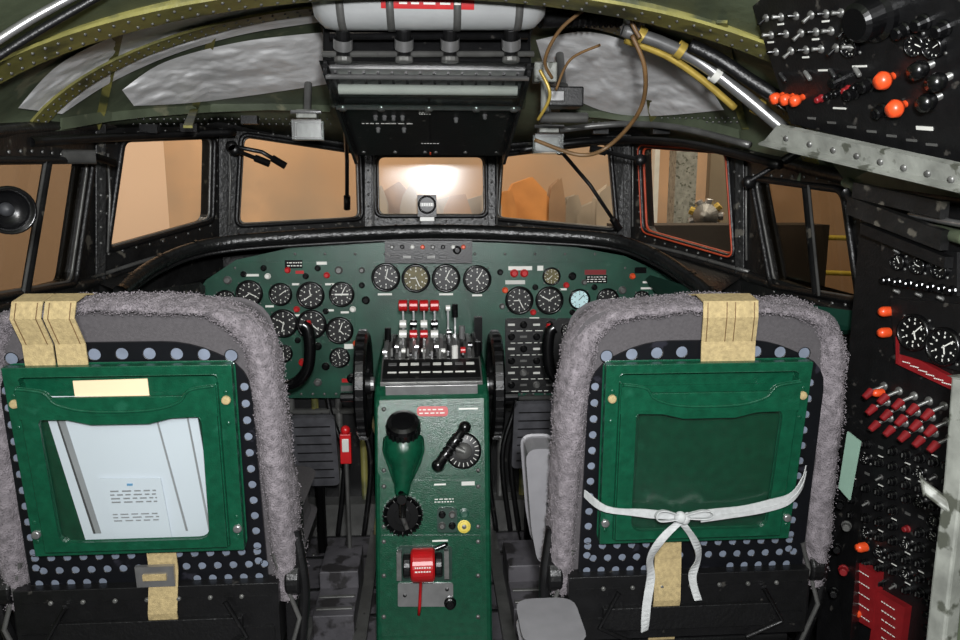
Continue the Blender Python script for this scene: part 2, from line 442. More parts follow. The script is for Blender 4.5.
for x,y,r,m in [(268,276,3,white),(327,275,3,red),(262,312,3,blackp),(297,309,3,red),(326,311,3,blackp),(353,309,3,white),(298,340,3,blackp),(268,342,3,blackp),
  (318,346,4,blackp),(303,362,4,red),(326,366,4,blackp),(366,300,4,blackp),(505,290,3,orange),(514,273,4,red),(524,273,4,red),(535,287,3,blackp),(566,285,3,red),(572,276,4,blackp),(594,287,3,blackp),(622,290,4,alud),
  (655,300,5,blackp),(228,280,4,alud),(264,268,3,blackp),(318,268,3,blackp),(339,270,4,alud),(572,312,3,blackp),(533,312,3,red),(594,313,3,blackp),(352,378,5,blackp),(300,380,5,blackp),(318,382,4,alud),(270,385,4,white),
  (362,270,3,alud),(362,285,3,blackp),(500,272,3,blackp),(502,306,3,alud),(244,274,3,blackp),(306,276,3,blackp),(288,270,3,red),(356,343,3,orange),(360,356,3,blackp),(632,276,3,orange),(584,282,3,alud)]:
    knob(mb,I(x,y)+pn*.004,pn,r*S,.014,m,10)
for x,y,w,h,m in [(294,264,17,8,blackp),(322,263,10,3,white),(252,275,14,2.4,white),(520,268,24,4,white),(595,272,22,5,dred),(596,279,22,8,blackp),(648,288,16,2,white),(648,282,12,2,white),(349,346,9,5,white),(347,388,12,6,alud),(347,380,10,4,red),(540,268,6,5,white),(515,282,20,4,offw),(330,284,9,2,white),(296,284,7,2,white),(298,315,7,2,white),(563,289,7,2,white),(385,294,14,2,white),(446,294,14,2,white),(477,295,10,2,white),(300,272,8,3,red),(330,310,8,2,white),(270,306,8,2,white),(534,318,10,2,white),(640,270,12,6,blackp),(618,310,10,2,white),(345,312,8,2,white),(312,343,10,2,white)]:
    label(mb,I(x,y)+pn*.005,X,Z,pn,w*S,h*S,m)
textlines(mb,I(295,264)+pn*.0065,X,Z,pn,15*S,6*S,2)
textlines(mb,I(596,279)+pn*.0065,X,Z,pn,20*S,7*S,3)
textlines(mb,I(657,316)+pn*.003,X,Z,pn,22*S,14*S,4)
for j,y in enumerate((324,336,348,360,372,384)):
    for i,x in enumerate((511,523,536,549)):
        if (i+j)%2: knob(mb,I(x,y)+pn*.012,pn,3.6*S,.014,alud if (i*j)%3==1 else blackp,12)
        else: label(mb,I(x,y)+pn*.012,X,Z,pn,7*S,2.2*S,alud if j%2 else offw)
    textlines(mb,I(530,y+6)+pn*.012,X,Z,pn,42*S,2*S,1)
for x,y in ((568,330),(568,352),(568,375)): gauge(mb,I(x,y)+pn*.01,pn,7*S)
for k in range(40):
    x=220+k*11.6; 
    mb.lathe(I(x,394 if (x<360 or x>505) else 381),pn,[(.005,0),(.004,.003),(.0001,.003)],alud,8)
for k in range(14):
    x=235+k*30; y=250 if 270<x<600 else 264
    mb.lathe(I(x,y+4),pn,[(.005,0),(.004,.003),(.0001,.003)],alud,8)
mb.build('gauges_and_switches',ip)
mb=MB(); bo=V((0,2.36,0))
def Bx(x,y): return H(x,y,bo,pn)
mb.prism([Bx(385,241),Bx(472,241),Bx(472,263),Bx(385,263)],V((0,.06,0)),black)
for i in range(8): knob(mb,Bx(392+i*10.2,247),pn,.007,.006,[alud,blackp,offw,orange][i%4],10)
for i in range(5): label(mb,Bx(395+i*12,257),X,Z,pn,.026,.010,alud if i%2 else black)
knob(mb,Bx(457,250),pn,.013,.02,blackp,16)
mb.build('warning_light_box',bevel=.003)
mb=MB(); c=P(427,206,2.62)
mb.box(c+V((0,.03,.0)),(.066,.07,.075),black)
mb.lathe(c+V((0,-.004,0.005)),pn,[(.032,0),(.032,.008),(.027,.010),(.025,.004)],blackp,20)
mb.lathe(c+V((0,-.008,0.005)),pn,[(.026,0),(.0001,0)],face,20)
mb.obox(c+V((0,-.010,0.005)),X*.022,Z*.006,pn*.001,offw)
for i in range(7): mb.obox(c+V(((i-3)*.006,-.0115,0.005)),X*.0007,Z*.005,pn*.0006,face)
mb.box(c+V((0,.03,-.07)),(.045,.05,.08),black); mb.box(c+V((0,-.0065,-.045)),(.05,.006,.014),offw)
mb.build('magnetic_compass',bevel=.004)

# ---------------------------------------------------------------- yokes
def yoke(cx,sgn,name='control_yoke'):
    mb=MB(); Y=2.08
    c=P(cx,372,Y)
    W=.178
    def q(a,b,d=0): return c+V((a,-d,b))
    pts=smooth([q(-W*.92,.135,.0),q(-W,.12),q(-W*1.02,.06),q(-W*.95,.0),q(-W*.7,-.04,-.01),q(-W*.3,-.045,-.02),q(0,-.03,-.03),q(W*.3,-.045,-.02),q(W*.7,-.04,-.01),q(W*.95,.0),q(W*1.02,.06),q(W,.12),q(W*.92,.135)],5)
    n=len(pts); mb.tube(pts,[.013+.005*(abs(i/(n-1)-.5)*2)**.5 for i in range(n)],blackp,12)
    mb.cyl(q(0,-.03,.03),q(0,-.03,-.12),.04,black,n=24); mb.lathe(q(0,-.03,.03),V((0,-1,0)),[(.028,0),(.024,.006),(.0001,.006)],alud,20)
    mb.tube([q(0,-.03,-.12),q(0,-.10,-.12),V((c.x,Y+.14,0.0))],.032,black,12)
    for s in(-1,1): knob(mb,q(s*W,.135,.0),Z,.011,.012,red if s*sgn>0 else alud,10)
    mb.build(name)
yoke(246,1); yoke(609,-1)

def pedal(px,py0,py1,w,name='rudder_pedal'):
    mb=MB(); Y=2.25; a=P(px,py0,Y-.02); b=P(px,py1,Y+.06); a.x=b.x=(a.x+b.x)/2
    up_=(a-b); c=(a+b)/2; n=up_.cross(X).normalized()
    if n.y>0:n=-n
    u=up_.normalized(); hw=w/2; hl=up_.length/2
    mb.prism(fillet([c-X*hw+u*hl,c+X*hw+u*hl,c+X*hw-u*hl,c-X*hw-u*hl],.02,5),-n*.018,footm)
    for k in range(7): mb.obox(c+u*(hl*.75-k*hl*.25)+n*.0005,X*hw*.78,u*.002,n*.001,rubber)
    mb.tube([a+Z*.02-X*hw*.8,a+Z*.02+X*hw*.8],.008,alud,8)
    mb.tube([c-n*.03,c-n*.03+V((0,.08,.10))],.014,alud,8); mb.tube([b-n*.03,V((b.x,b.y+.04,0))],.016,black,8)
    mb.build(name)
pedal(315,418,486,.14); pedal(533,404,468,.13); pedal(215,418,486,.14); pedal(645,404,468,.13)
mb=MB()
for s,x in((-1,-.36),(1,.36)):
    mb.box((x,2.62,.28),(.3,.2,.56),black); mb.box((x,2.5,.06),(.34,.1,.12),alud)
    mb.tube([V((x-.16,2.48,.45)),V((x+.16,2.48,.45))],.012,alud,8)
    for k in range(4): mb.tube([V((x-.12+.08*k,2.5,.12)),V((x-.12+.08*k,2.47,.62))],.012,olive if k%2 else alud,8)
mb.build('rudder_linkage_box')
mb=MB()
for x in(-.24,-.2,-.33): mb.tube(smooth([V((x,2.44,.75)),V((x-.02,2.44,.5)),V((x+.03,2.42,.3)),V((x,2.42,.02))],6),.009,tanw if x==-.2 else black,8)
for x in(.22,.3,.27): mb.tube(smooth([V((x,2.44,.75)),V((x+.02,2.44,.5)),V((x-.03,2.42,.3)),V((x,2.42,.02))],6),.009,black,8)
mb.build('cable_bundle')
mb=MB(); c=P(346,448,2.1)
mb.obox(c,X*.016,Z*.045,V((0,.012,0)),red); mb.obox(c+V((0,-.013,.012)),X*.010,Z*.02,V((0,.002,0)),offw)
mb.sphere(c+Z*.055,.014,red); mb.tube([c-Z*.04,V((c.x,c.y+.02,0.02))],.007,alud,8); mb.lathe(V((c.x,c.y+.02,0)),Z,[(.03,0),(.03,.015),(.01,.02)],alud,12)
mb.build('emergency_handle',bevel=.003)
mb=MB()
for x in(-.27,.27):
    mb.box((x,1.98,.04),(.11,.3,.08),floorm); mb.box((x,2.05,.10),(.11,.16,.06),floorm)
    for k in range(2): mb.box((x,1.86+k*.06,.083),(.10,.012,.006),alud)
mb.build('foot_rest',bevel=.006)

# ---------------------------------------------------------------- control pedestal
cp=empty('control_pedestal')
T=V((0,1.86,.665)); Bt=V((0,1.72,.0)); fu=(T-Bt).normalized(); fn=fu.cross(X).normalized()
if fn.y>0: fn=-fn
def Q(x,y,o=0): return H(x,y,T,fn)+fn*o
hw=.147
mb=MB()
prof=[Bt,T,V((0,1.90,.69)),V((0,2.0,.715)),V((0,2.38,.74)),V((0,2.38,0))]
mb.prism([p-X*hw for p in prof],X*2*hw,green); mb.build('body',cp,bevel=.012)
mb=MB()
def fp(x0,y0,x1,y1,m,th=.006,r=.01,o=0): mb.prism(fillet([Q(x0,y0,o),Q(x1,y0,o),Q(x1,y1,o),Q(x0,y1,o)],r,4),fn*th,m)
fp(378,404,482,475,green,.006); fp(380,535,482,622,green,.006); fp(380,480,482,530,green,.005)
fp(417,406,448,416,red,.009); textlines(mb,Q(432,411,.009),X,fu,fn,26*.0026,.018,2)
fp(454,404,482,424,green,.02); label(mb,Q(468,408,.02),X,fu,fn,.05,.004)
kc=Q(404,431,.03); kd=(fn*.7+Z).normalized()
mb.lathe(kc-kd*.02,kd,[(.030,0),(.036,.01),(.038,.02)],green,24)
mb.lathe(kc,kd,[(.036,0),(.042,.004),(.043,.03),(.040,.040),(.030,.044),(.0001,.045)],blackp,24,False)
for k in range(20):
    t_,b_,n_=basis(kd); a_=k*math.pi/10; mb.obox(kc+kd*.018+(t_*math.cos(a_)+b_*math.sin(a_))*.042,(t_*math.cos(a_)+b_*math.sin(a_))*.002,(b_*math.cos(a_)-t_*math.sin(a_))*.003,kd*.012,rubber)
# green funnel shaped lever housing
ax=[Q(404,437,.012),Q(404,447,.020),Q(404,462,.022),Q(403,478,.022),Q(402,494,.018)]
mb.tube(smooth(ax,4),[.050,.051,.051,.051]+[.051,.050,.047,.043]+[.038,.033,.030,.027]+[.024,.022,.020,.018,.016],green,24)
mb.tube([Q(386,436,.035),Q(385,448,.03),Q(389,462,.022),Q(397,485,.018)],.005,green,8); mb.tube([Q(422,436,.035),Q(423,448,.03),Q(419,462,.022),Q(408,485,.018)],.005,green,8)
mb.tube([Q(402,488,.03),Q(403,506,.035)],.010,blackp,10)
c=Q(403,514,.006)
mb.lathe(c,fn,[(.050,0),(.050,.012),(.046,.018),(.040,.012),(.02,.012),(.02,.03),(.0001,.03)],blackp,28,False)
for i in range(28):
    a=i*math.pi/14; mb.obox(c+(X*math.cos(a)+fu*math.sin(a))*.050+fn*.008,X*.002,fu*.002,fn*.008,blackp)
for i in range(12):
    a=i*math.pi/6; mb.obox(c+(X*math.cos(a)+fu*math.sin(a))*.043+fn*.0185,(X*math.cos(a)+fu*math.sin(a))*.003,(-X*math.sin(a)+fu*math.cos(a))*.0006,fn*.0005,alud)
mb.tube([c+fn*.03,c+fn*.035+fu*.045],.009,blackp,8); mb.cyl(c+fn*.02+fu*.05,c+fn*.065+fu*.05,.013,blackp); mb.tube([c+fn*.03,c+fn*.035+(X*.4-fu)*.03],.006,alud,8)
c=Q(463,450,.006)
mb.lathe(c,fn,[(.047,0),(.047,.008),(.04,.01),(.0001,.01)],face,28)
for i in range(20):
    a=i*math.pi/10; mb.obox(c+(X*math.cos(a)+fu*math.sin(a))*.036+fn*.0105,(X*math.cos(a)+fu*math.sin(a))*.005,(-X*math.sin(a)+fu*math.cos(a))*.0009,fn*.0006,offw)
mb.lathe(c+fn*.01,fn,[(.022,0),(.02,.014),(.0001,.014)],alud,20)
a=Q(438,463,.035); b=Q(464,425,.05)
mb.tube([a,(a+b)/2,b],[.014,.013,.012],blackp,12); mb.sphere(a,.017,blackp); mb.sphere(b,.016,blackp); mb.tube([c+fn*.02,(a+b)/2],.008,alud,8)
for k in range(5):
    p=a+(b-a)*(.25+.12*k); mb.lathe(p,(b-a),[(.0155,-.002),(.0155,.002)],rubber,12)
fp(437,507,457,531,dgreen,.016); 
for i in(0,1): 
    for j in(0,1): knob(mb,Q(442+10*i,513+11*j,.016),fn,.009,.014,blackp if i==j else alud,10)
knob(mb,Q(464,513,.005),fn,.013,.008,greenp,16); knob(mb,Q(464,526,.005),fn,.016,.006,yel,20)
mb.lathe(Q(464,526,.011),fn,[(.006,0),(.0001,.001)],alud,10)
label(mb,Q(468,483,.005),X,fu,fn,.034,.01,offw); label(mb,Q(440,484,.005),X,fu,fn,.03,.004); label(mb,Q(440,540,.006),X,fu,fn,.04,.004)
textlines(mb,Q(444,500,.005),X,fu,fn,.05,.014,2)
fp(398,545,452,580,dgreen,.006,.01,.004)
c=Q(423,562,.025)
mb.cyl(c-X*.030,c+X*.030,.042,red,n=28); mb.cyl(c-X*.05,c-X*.030,.03,black,n=20); mb.cyl(c+X*.030,c+X*.05,.03,black,n=20)
for s in(-1,1): mb.obox(c+X*s*.06-fn*.008,X*.006,fu*.035,fn*.018,alud)
mb.tube([c+X*.035+fu*.04,c+X*.06+fu*.055+fn*.02],.006,blackp,8)
textlines(mb,c+fn*.0415,X,fu,fn,.04,.02,2)
fp(398,582,453,605,alu,.012,.004)
mb.lathe(Q(405,594,.012),fn,[(.005,0),(.0001,.002)],black,8); mb.lathe(Q(447,588,.012),fn,[(.005,0),(.0001,.002)],black,8)
knob(mb,Q(450,601,.012),fn,.015,.02,blackp,16)
mb.tube([Q(421,578,.03),Q(420,600,.03),Q(419,612,.02)],.004,red,8)
for x in(384,478):
    for y in(409,470,486,526,541,616,575): mb.lathe(Q(x,y,.006),fn,[(.006,0),(.005,.003),(.0001,.003)],alud,8)
mb.build('face_controls',cp)
mb=MB()
mb.prism([V((-.135,1.90,.70)),V((-.135,1.99,.735)),V((-.135,2.12,.765)),V((-.135,2.26,.755)),V((-.135,2.34,.72)),V((-.135,2.34,.66)),V((-.135,1.9,.66))],X*.27,alud)
sl=V((0,1.99,.735))-V((0,1.90,.70)); su=sl.normalized(); sn=X.cross(su).normalized()
if sn.z<0: sn=-sn
sc=V((0,1.945,.718))
mb.obox(sc+sn*.004,X*.13,su*.045,sn*.005,black)
for i in range(8):
    label(mb,sc+X*(-.105+i*.03)+sn*.009+su*.02,X,su,sn,.022,.012,offw if i%3 else alu)
    label(mb,sc+X*(-.105+i*.03)+sn*.009-su*.018,X,su,sn,.024,.006,white)
mb.obox(V((0,1.885,.685)),X*.12,V((0,.012,0)),Z*.012,alu)
for i in range(14):
    x=-.125+i*.0192
    arc=[V((x,2.0+.27*t,.745+.035*math.sin(math.pi*t))) for t in [k/8 for k in range(9)]]
    mb.strip(arc,X*.009,.004,black if i%2 else alu)
mb.build('quadrant',cp,bevel=.002)
mb=MB()
def lever(x,Y,z1,m,kr=.011,kw=.02,st=alu,lean=0.0,horiz=True):
    b=V((x,Y,.75)); t=V((x,Y+lean,z1)); mb.obox((b+t)/2,X*.0025,(t-b)/2,V((0,.006,0)),st)
    if horiz: mb.cyl(t-X*kw/2,t+X*kw/2,kr,m,n=14)
    else: mb.cyl(t-Z*.01,t+Z*.03,kr,m,n=12)
for i,px in enumerate((403,413.5,424,434.5)):
    p=P(px,305.5,2.22); lever(p.x,2.22,p.z,red,.017,.026)
    p=P(px,324,2.15); lever(p.x,2.15,p.z,offw if i%2==0 else blackp,.012,.02)
    p=P(px,334,2.10); lever(p.x,2.10,p.z,red if i in(1,2) else offw,.012,.022)
for i in range(8):
    p=P(397+i*6.6,346+(i%3)*4,2.04); lever(p.x,2.04,p.z,[alu,offw,black][i%3],.007,.012,lean=-.01)
for i in range(9):
    p=P(392+i*8,357+(i%2)*3,2.01); mb.box(p,(.006,.012,.05),alu if i%2 else alud)
for i,(px,py,Y,m) in enumerate(((448,308,2.2,offw),(455,314,2.2,blackp),(449,332,2.1,blackp),(462,336,2.1,alu),(470,345,2.05,blackp),(388,338,2.1,blackp),(385,352,2.02,alu),(478,352,2.02,blackp),(463,350,2.0,red),(455,356,2.0,offw))):
    p=P(px,py,Y); lever(p.x,Y,p.z,m,.009,.014,horiz=i%2==0)
p=P(478,335,2.15); mb.obox(p,X*.012,Z*.055,V((0,.012,0)),blackp); mb.tube([p,V((p.x,2.15,.75))],.007,alu)
for i in range(12):
    p=P(388+i*7.8,366,1.99); mb.box(p,(.008,.01,.02),[alu,offw,black,alu][i%4])
mb.build('levers',cp)
for s,px in((-1,364),(1,495)):
    mb=MB(); c=P(px,384,2.02); 
    mb.lathe(c,X,[(.118,-.014),(.142,-.016),(.150,-.010),(.150,.010),(.142,.016),(.118,.014),(.118,-.014)],blackp,40,False)
    for k in range(6):
        a=k*math.pi/3; d=V((0,math.cos(a),math.sin(a))); mb.obox(c+d*.065,d*.058,V((0,-d.z,d.y))*.01,X*.005,blackp)
    mb.lathe(c,X,[(.03,-.02),(.03,.02)],black,20); mb.cyl(c-X*.03,c+X*.03,.02,alu)
    for k in range(30):
        a=k*math.pi/15; d=V((0,math.cos(a),math.sin(a))); mb.obox(c+d*.15,d*.004,V((0,-d.z,d.y))*.004,X*.010,rubber)
    mb.cyl(c+V((0,-.13,0)),c+V((s*.05,-.13,0)),.012,blackp)
    mb.build('trim_wheel',cp)

# ---------------------------------------------------------------- seats
tilt=math.radians(5)
def seat(px,left):
    root=empty('pilot_seat')
    c0=P(px,308,1.34)
    U=V((0,-math.sin(tilt),math.cos(tilt))); N=V((0,-math.cos(tilt),-math.sin(tilt)))
    O=c0
    wr=.018 if not left else 0
    def q(u,v,d=0): return O+X*u+U*v+N*d
    mb=MB()
    sh=fillet([q(-.245,-.010,-.09),q(.245+wr,-.010,-.09),q(.245+wr,-.60,-.09),q(-.245,-.60,-.09)],.075,7)
    mb.prism(sh,N*.085,fabric); mb.build('seat_back',root,bevel=.008)
    mb=MB()
    mb.prism(fillet([q(-.222,-.115,0),q(-.12,-.062),q(.12,-.062),q(.222+wr,-.115),q(.228+wr,-.66),q(-.228,-.66)],.05,5),N*.006,plate)
    for i in range(-4,5):
        mb.lathe(q(i*.048,-.083-.0004*i*i,.006),N,[(.0125,.0016),(.0112,.0018),(.0108,.0004)],black,14); mb.lathe(q(i*.048,-.083-.0004*i*i,.006),N,[(.011,.0004),(.0001,.0005)],holem,14)
    for s in(-1,1):
        for k in range(12):
            p=q(s*.211,-.15-k*.033,.006)
            mb.lathe(p,N,[(.0090,.0016),(.0080,.0018),(.0074,.0004)],black,12); mb.lathe(p,N,[(.0076,.0004),(.0001,.0005)],holem,12)
    for r in range(3):
        for i in range(-7,8):
            if abs(i)>0 and not (r==2 and abs(i)<3):
                p=q(i*.030+.012*(r%2),-.492-r*.028,.006)
                mb.lathe(p,N,[(.0090,.0016),(.0080,.0018),(.0074,.0004)],black,12); mb.lathe(p,N,[(.0076,.0004),(.0001,.0005)],holem,12)
    mb.obox(q(0,-.585,.018),X*.235,U*.010,N*.014,black); mb.obox(q(0,-.66,.02),X*.24,U*.02,N*.02,black)
    mb.build('perforated_plate',root)
    mb=MB()
    path=[(-.262,-.60),(-.258,-.45),(-.250,-.25),(-.243,-.13),(-.225,-.055),(-.17,-.014),(-.08,-.002),(0,.002),(.08,-.002),(.17+wr,-.014),(.225+wr,-.055),(.243+wr,-.13),(.250+wr,-.25),(.258+wr,-.45),(.262+wr,-.60)]
    pts=smooth([q(u,v,-.035) for u,v in path],16); n=len(pts); vs=[];fs=[];K=36
    nrm=[]
    for i,p in enumerate(pts):
        d=(pts[min(i+1,n-1)]-pts[max(i-1,0)]).normalized(); b=d.cross(N).normalized()
        t=abs(i/(n-1)-.5)*2
        hw_=.012+.018*min(1,max(0,(t-.25)/.25)); hd_=.052
        for k in range(K):
            a=2*math.pi*k/K; ca,sa=math.cos(a),math.sin(a)
            pt=p+b*hw_*ca+N*hd_*sa; nn=(b*ca/hw_+N*sa/hd_).normalized()
            f=noise.noise(pt*38)*.004+noise.noise(pt*120)*.004+noise.noise(pt*12)*.005
            vs.append(pt+nn*f); nrm.append((pt+nn*f,nn))
    for i in range(n-1):
        for k in range(K):
            m=(k+1)%K; fs.append((i*K+k,i*K+m,(i+1)*K+m,(i+1)*K+k))
    mb.add(vs,fs,fleece,True)
    rnd=random.Random(3)
    for _ in range(18000):
        p,nn=nrm[rnd.randrange(len(nrm))]
        if nn.dot(N)<-.5: continue
        j=V((rnd.uniform(-1,1),rnd.uniform(-1,1),rnd.uniform(-1,1)))
        p=p+j*.004; d=(nn+j*1.3).normalized(); t,b,_a=basis(d); r=.0017; Lh=rnd.uniform(.0012,.0028)
        mb.add([p+t*r,p-t*r*.5+b*r*.87,p-t*r*.5-b*r*.87,p+d*Lh],[(0,1,3),(1,2,3),(2,0,3)],fleece,False)
    mb.build('sheepskin_cover',root)
    mb=MB()
    for du in((-.142,-.086) if left else (.006,.058)):
        mb.strip([q(du+.0,.010,-.06),q(du,.020,-.02),q(du,.016,.02),q(du-.002,-.01,.03),q(du+.004,-.06,.016),q(du+.006,-.12,.02)],X*.052,.003,tanw)
    for du in((-.142,-.086) if left else (.006,.058)):
        for e in(-.018,.018): mb.strip([q(du+e,.0165,.0235),q(du+e-.002,-.01,.0335),q(du+e+.004,-.06,.0195)],X*.0015,.0006,wire)
    lo=.030 if left else -.050
    mb.strip([q(lo,-.46,.012),q(lo+.003,-.52,.018),q(lo,-.60,.04),q(lo-.002,-.70,.03)],X*.055,.003,tanw)
    if left:
        mb.obox(q(lo-.01,-.525,.028),X*.036,U*.022,N*.004,alu); mb.obox(q(lo-.01,-.525,.033),X*.022,U*.006,N*.003,tanw)
    mb.build('webbing_strap',root)
    mb=MB(); po_=.012
    oc=[q(-.198,-.098,po_),q(.198,-.098,po_),q(.193,-.472,po_),q(-.193,-.472,po_)]
    mb.prism(fillet(oc,.012,4),N*.004,green)
    ic=[q(-.172,-.116,po_),q(.172,-.116,po_),q(.168,-.455,po_),q(-.168,-.455,po_)]
    mb.ring([p+N*.004 for p in oc],[p+N*.004 for p in ic],.01,N*.018,green,4)
    z=po_+.030
    co_=[q(-.170,-.150,z),q(.170,-.150,z),q(.166,-.456,z),q(-.166,-.456,z)]
    ci_=[q(-.142,-.185,z),q(.142,-.185,z),q(.136,-.436,z),q(-.136,-.436,z)]
    mb.ring(co_,ci_,.022,N*.007,green,5)
    lip=smooth([q(-.170,-.132,z),q(-.125,-.140,z),q(-.105,-.162,z),q(-.05,-.176,z),q(.05,-.176,z),q(.105,-.162,z),q(.125,-.140,z),q(.170,-.132,z)],5)
    low=[q(.170,-.188,z),q(.09,-.190,z),q(.05,-.200,z),q(-.05,-.200,z),q(-.09,-.190,z),q(-.170,-.188,z)]
    mb.prism(lip+low,N*.008,green)
    mb.tube([p+N*.008 for p in lip],.003,green,6)
    for s in(-1,1):
        mb.prism([q(s*.170,-.132,po_),q(s*.170,-.132,z),q(s*.166,-.456,z),q(s*.166,-.456,po_)],X*.003*s,green)
        for v in(-.15,-.21,-.40,-.44): mb.lathe(q(s*.184,v,po_+.022),N,[(.0045,0),(.004,.002),(.0001,.002)],green,8)
        for v in(-.165,-.425): mb.lathe(q(s*.184,v,po_+.022),N,[(.0085,0),(.008,.005),(.005,.006),(.0001,.006)],alu if v<-.3 else tanw,14)
    mb.build('document_pocket',root,bevel=.002)
    mb=MB(); mb.add([q(-.145,-.18,z+.001),q(.145,-.18,z+.001),q(.14,-.44,z+.001),q(-.14,-.44,z+.001)],[(0,1,2,3)],clear); mb.build('clear_window',root)
    mb=MB()
    if left:
        mb.prism([q(-.085,-.128,.020),q(.045,-.126,.020),q(.045,-.44,.020),q(-.085,-.44,.020)],N*.002,paper2)
        mb.prism([q(-.142,-.155,.024),q(.125,-.16,.024),q(.145,-.45,.024),q(-.10,-.45,.024)],N*.003,paper)
        mb.prism([q(-.122,-.185,.028),q(-.119,-.185,.028),q(-.080,-.43,.028),q(-.084,-.43,.028)],N*.001,fabric)
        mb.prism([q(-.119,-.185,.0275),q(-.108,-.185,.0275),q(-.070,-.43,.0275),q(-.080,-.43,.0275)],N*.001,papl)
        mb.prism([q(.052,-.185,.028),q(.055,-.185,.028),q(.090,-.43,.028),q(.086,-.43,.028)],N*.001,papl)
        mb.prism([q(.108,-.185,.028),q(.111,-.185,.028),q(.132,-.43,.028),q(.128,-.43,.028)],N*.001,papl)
        s0=[q(-.058,-.315,.031),q(.052,-.317,.031),q(.061,-.455,.031),q(-.043,-.453,.031)]
        mb.prism(s0,N*.002,paper)
        textlines(mb,q(.0,-.352,.033),X,U,N,.085,.03,4,papl); textlines(mb,q(.0,-.395,.033),X,U,N,.085,.02,3,papl)
        label(mb,q(-.004,-.328,.033),X,U,N,.010,.004,mat('pale_blue_print',(110,160,200),.6))
    else:
        mb.prism([q(-.125,-.145,.018),q(.120,-.145,.018),q(.120,-.44,.018),q(-.125,-.44,.018)],N*.002,green)
    mb.build('papers' if left else 'folder',root)
    if not left:
        mb=MB()
        d0=.054
        b1=smooth([q(-.222,-.372,.01),q(-.19,-.382,d0),q(-.12,-.392,d0+.002),q(-.05,-.400,d0+.004),q(-.03,-.400,d0+.006)],5)
        b2=smooth([q(-.03,-.400,d0+.006),q(.05,-.394,d0),q(.12,-.384,d0),q(.17,-.368,d0),q(.20,-.345,.04),q(.222,-.33,.01)],5)
        for k_,b_ in enumerate((b1,b2)):
            mb.strip(b_,[U*(.015+.003*math.sin(i*.7)) for i in range(len(b_))],.002,ribm)
        mb.strip([p-U*.010+N*.003 for p in b2[2:]],U*.010,.002,ribm)
        kx=-.045
        mb.sphere(q(kx,-.40,d0+.010),.012,ribm); mb.sphere(q(kx+.008,-.404,d0+.010),.011,ribm)
        lp=smooth([q(kx,-.397,d0+.01),q(kx-.035,-.382,d0+.016),q(kx-.05,-.388,d0+.018),q(kx-.042,-.402,d0+.016),q(kx,-.402,d0+.01)],6); mb.strip(lp,(U*.3+N).normalized()*.012,.002,ribm)
        lp=smooth([q(kx,-.397,d0+.01),q(kx+.04,-.382,d0+.016),q(kx+.06,-.388,d0+.018),q(kx+.05,-.402,d0+.016),q(kx,-.402,d0+.01)],6); mb.strip(lp,(U*.3+N).normalized()*.012,.002,ribm)
        t1=smooth([q(kx-.003,-.41,d0+.01),q(kx-.035,-.45,d0+.008),q(kx-.048,-.50,d0-.009),q(kx-.040,-.55,.035),q(kx-.048,-.61,.047),q(kx-.052,-.66,.055)],6)
        mb.strip(t1,[(X*math.cos(.5*math.sin(i*.35))+N*math.sin(.5*math.sin(i*.35)))*.017 for i in range(len(t1))],.002,ribm)
        t2=smooth([q(kx+.003,-.41,d0+.01),q(kx+.032,-.45,d0+.008),q(kx+.050,-.50,d0-.009),q(kx+.046,-.55,.035),q(kx+.058,-.60,.045)],6)
        mb.strip(t2,[(X*math.cos(.6*math.sin(i*.4))+N*math.sin(.6*math.sin(i*.4)))*.016 for i in range(len(t2))],.002,ribm)
        mb.build('tied_tape',root)
    mb=MB()
    cz=O.z-.60
    yb=O.y+.10
    mb.prism(fillet([V((O.x-.24,yb,cz+.0)),V((O.x+.24,yb,cz)),V((O.x+.24,yb+.40,cz)),V((O.x-.24,yb+.40,cz))],.05,5),Z*.10,fabric)
    mb.build('seat_cushion',root,bevel=.02)
    mb=MB()
    mb.box((O.x,yb+.2,cz-.03),(.50,.42,.05),black)
    mb.box((O.x,yb-.05,cz-.02),(.50,.06,.14),black); mb.box((O.x,yb-.085,cz-.04),(.36,.012,.05),rubber)
    for s in(-1,1):
        mb.box((O.x+s*.265,yb+.02,cz+.02),(.022,.12,.26),black)
        mb.tube(smooth([V((O.x+s*.28,yb-.04,cz+.14)),V((O.x+s*.295,yb-.05,cz+.02)),V((O.x+s*.28,yb-.03,cz-.12)),V((O.x+s*.265,yb+.05,.05))],6),.012,black,8)
        mb.tube([V((O.x+s*.24,yb-.06,cz+.10)),V((O.x+s*.285,yb-.06,cz-.04)),V((O.x+s*.25,yb-.05,cz-.16))],.005,alud,8)
        mb.cyl(V((O.x+s*.29,yb-.04,cz+.04)),V((O.x+s*.26,yb-.04,cz+.04)),.035,black,n=20)
        mb.tube([V((O.x+s*.15,yb-.09,cz+.02)),V((O.x+s*.19,yb-.10,cz-.05)),V((O.x+s*.12,yb-.09,cz-.09))],.005,black,6)
        mb.box((O.x+s*.2,yb+.02,.14),(.04,.05,.28),black); mb.box((O.x+s*.2,yb+.36,.14),(.04,.05,.28),black)
        mb.box((O.x+s*.2,yb+.19,.035),(.06,.5,.03),alud)
    mb.tube([V((O.x-.2,yb+.0,.2)),V((O.x+.2,yb+.0,.2))],.014,alud,8)
    mb.tube([V((O.x-.22,yb-.06,cz-.11)),V((O.x+.22,yb-.06,cz-.11))],.010,black,8)
    for k in range(7): mb.lathe(V((O.x-.18+k*.06,yb-.082,cz+.025)),V((0,-1,0)),[(.005,0),(.004,.004),(.0001,.004)],alud,10)
    mb.build('seat_frame',root,bevel=.004)
    s=-1 if left else 1
    mb=MB(); a=V((O.x+s*.30,yb+.08,cz+.22)); 
    mb.tube(smooth([a+V((0,-.05,.02)),a,a+V((0,.1,.0)),a+V((0,.25,.01)),a+V((0,.30,.0))],5),[.02]*4+[.028]*12+[.028]*4+[.02],black,12)
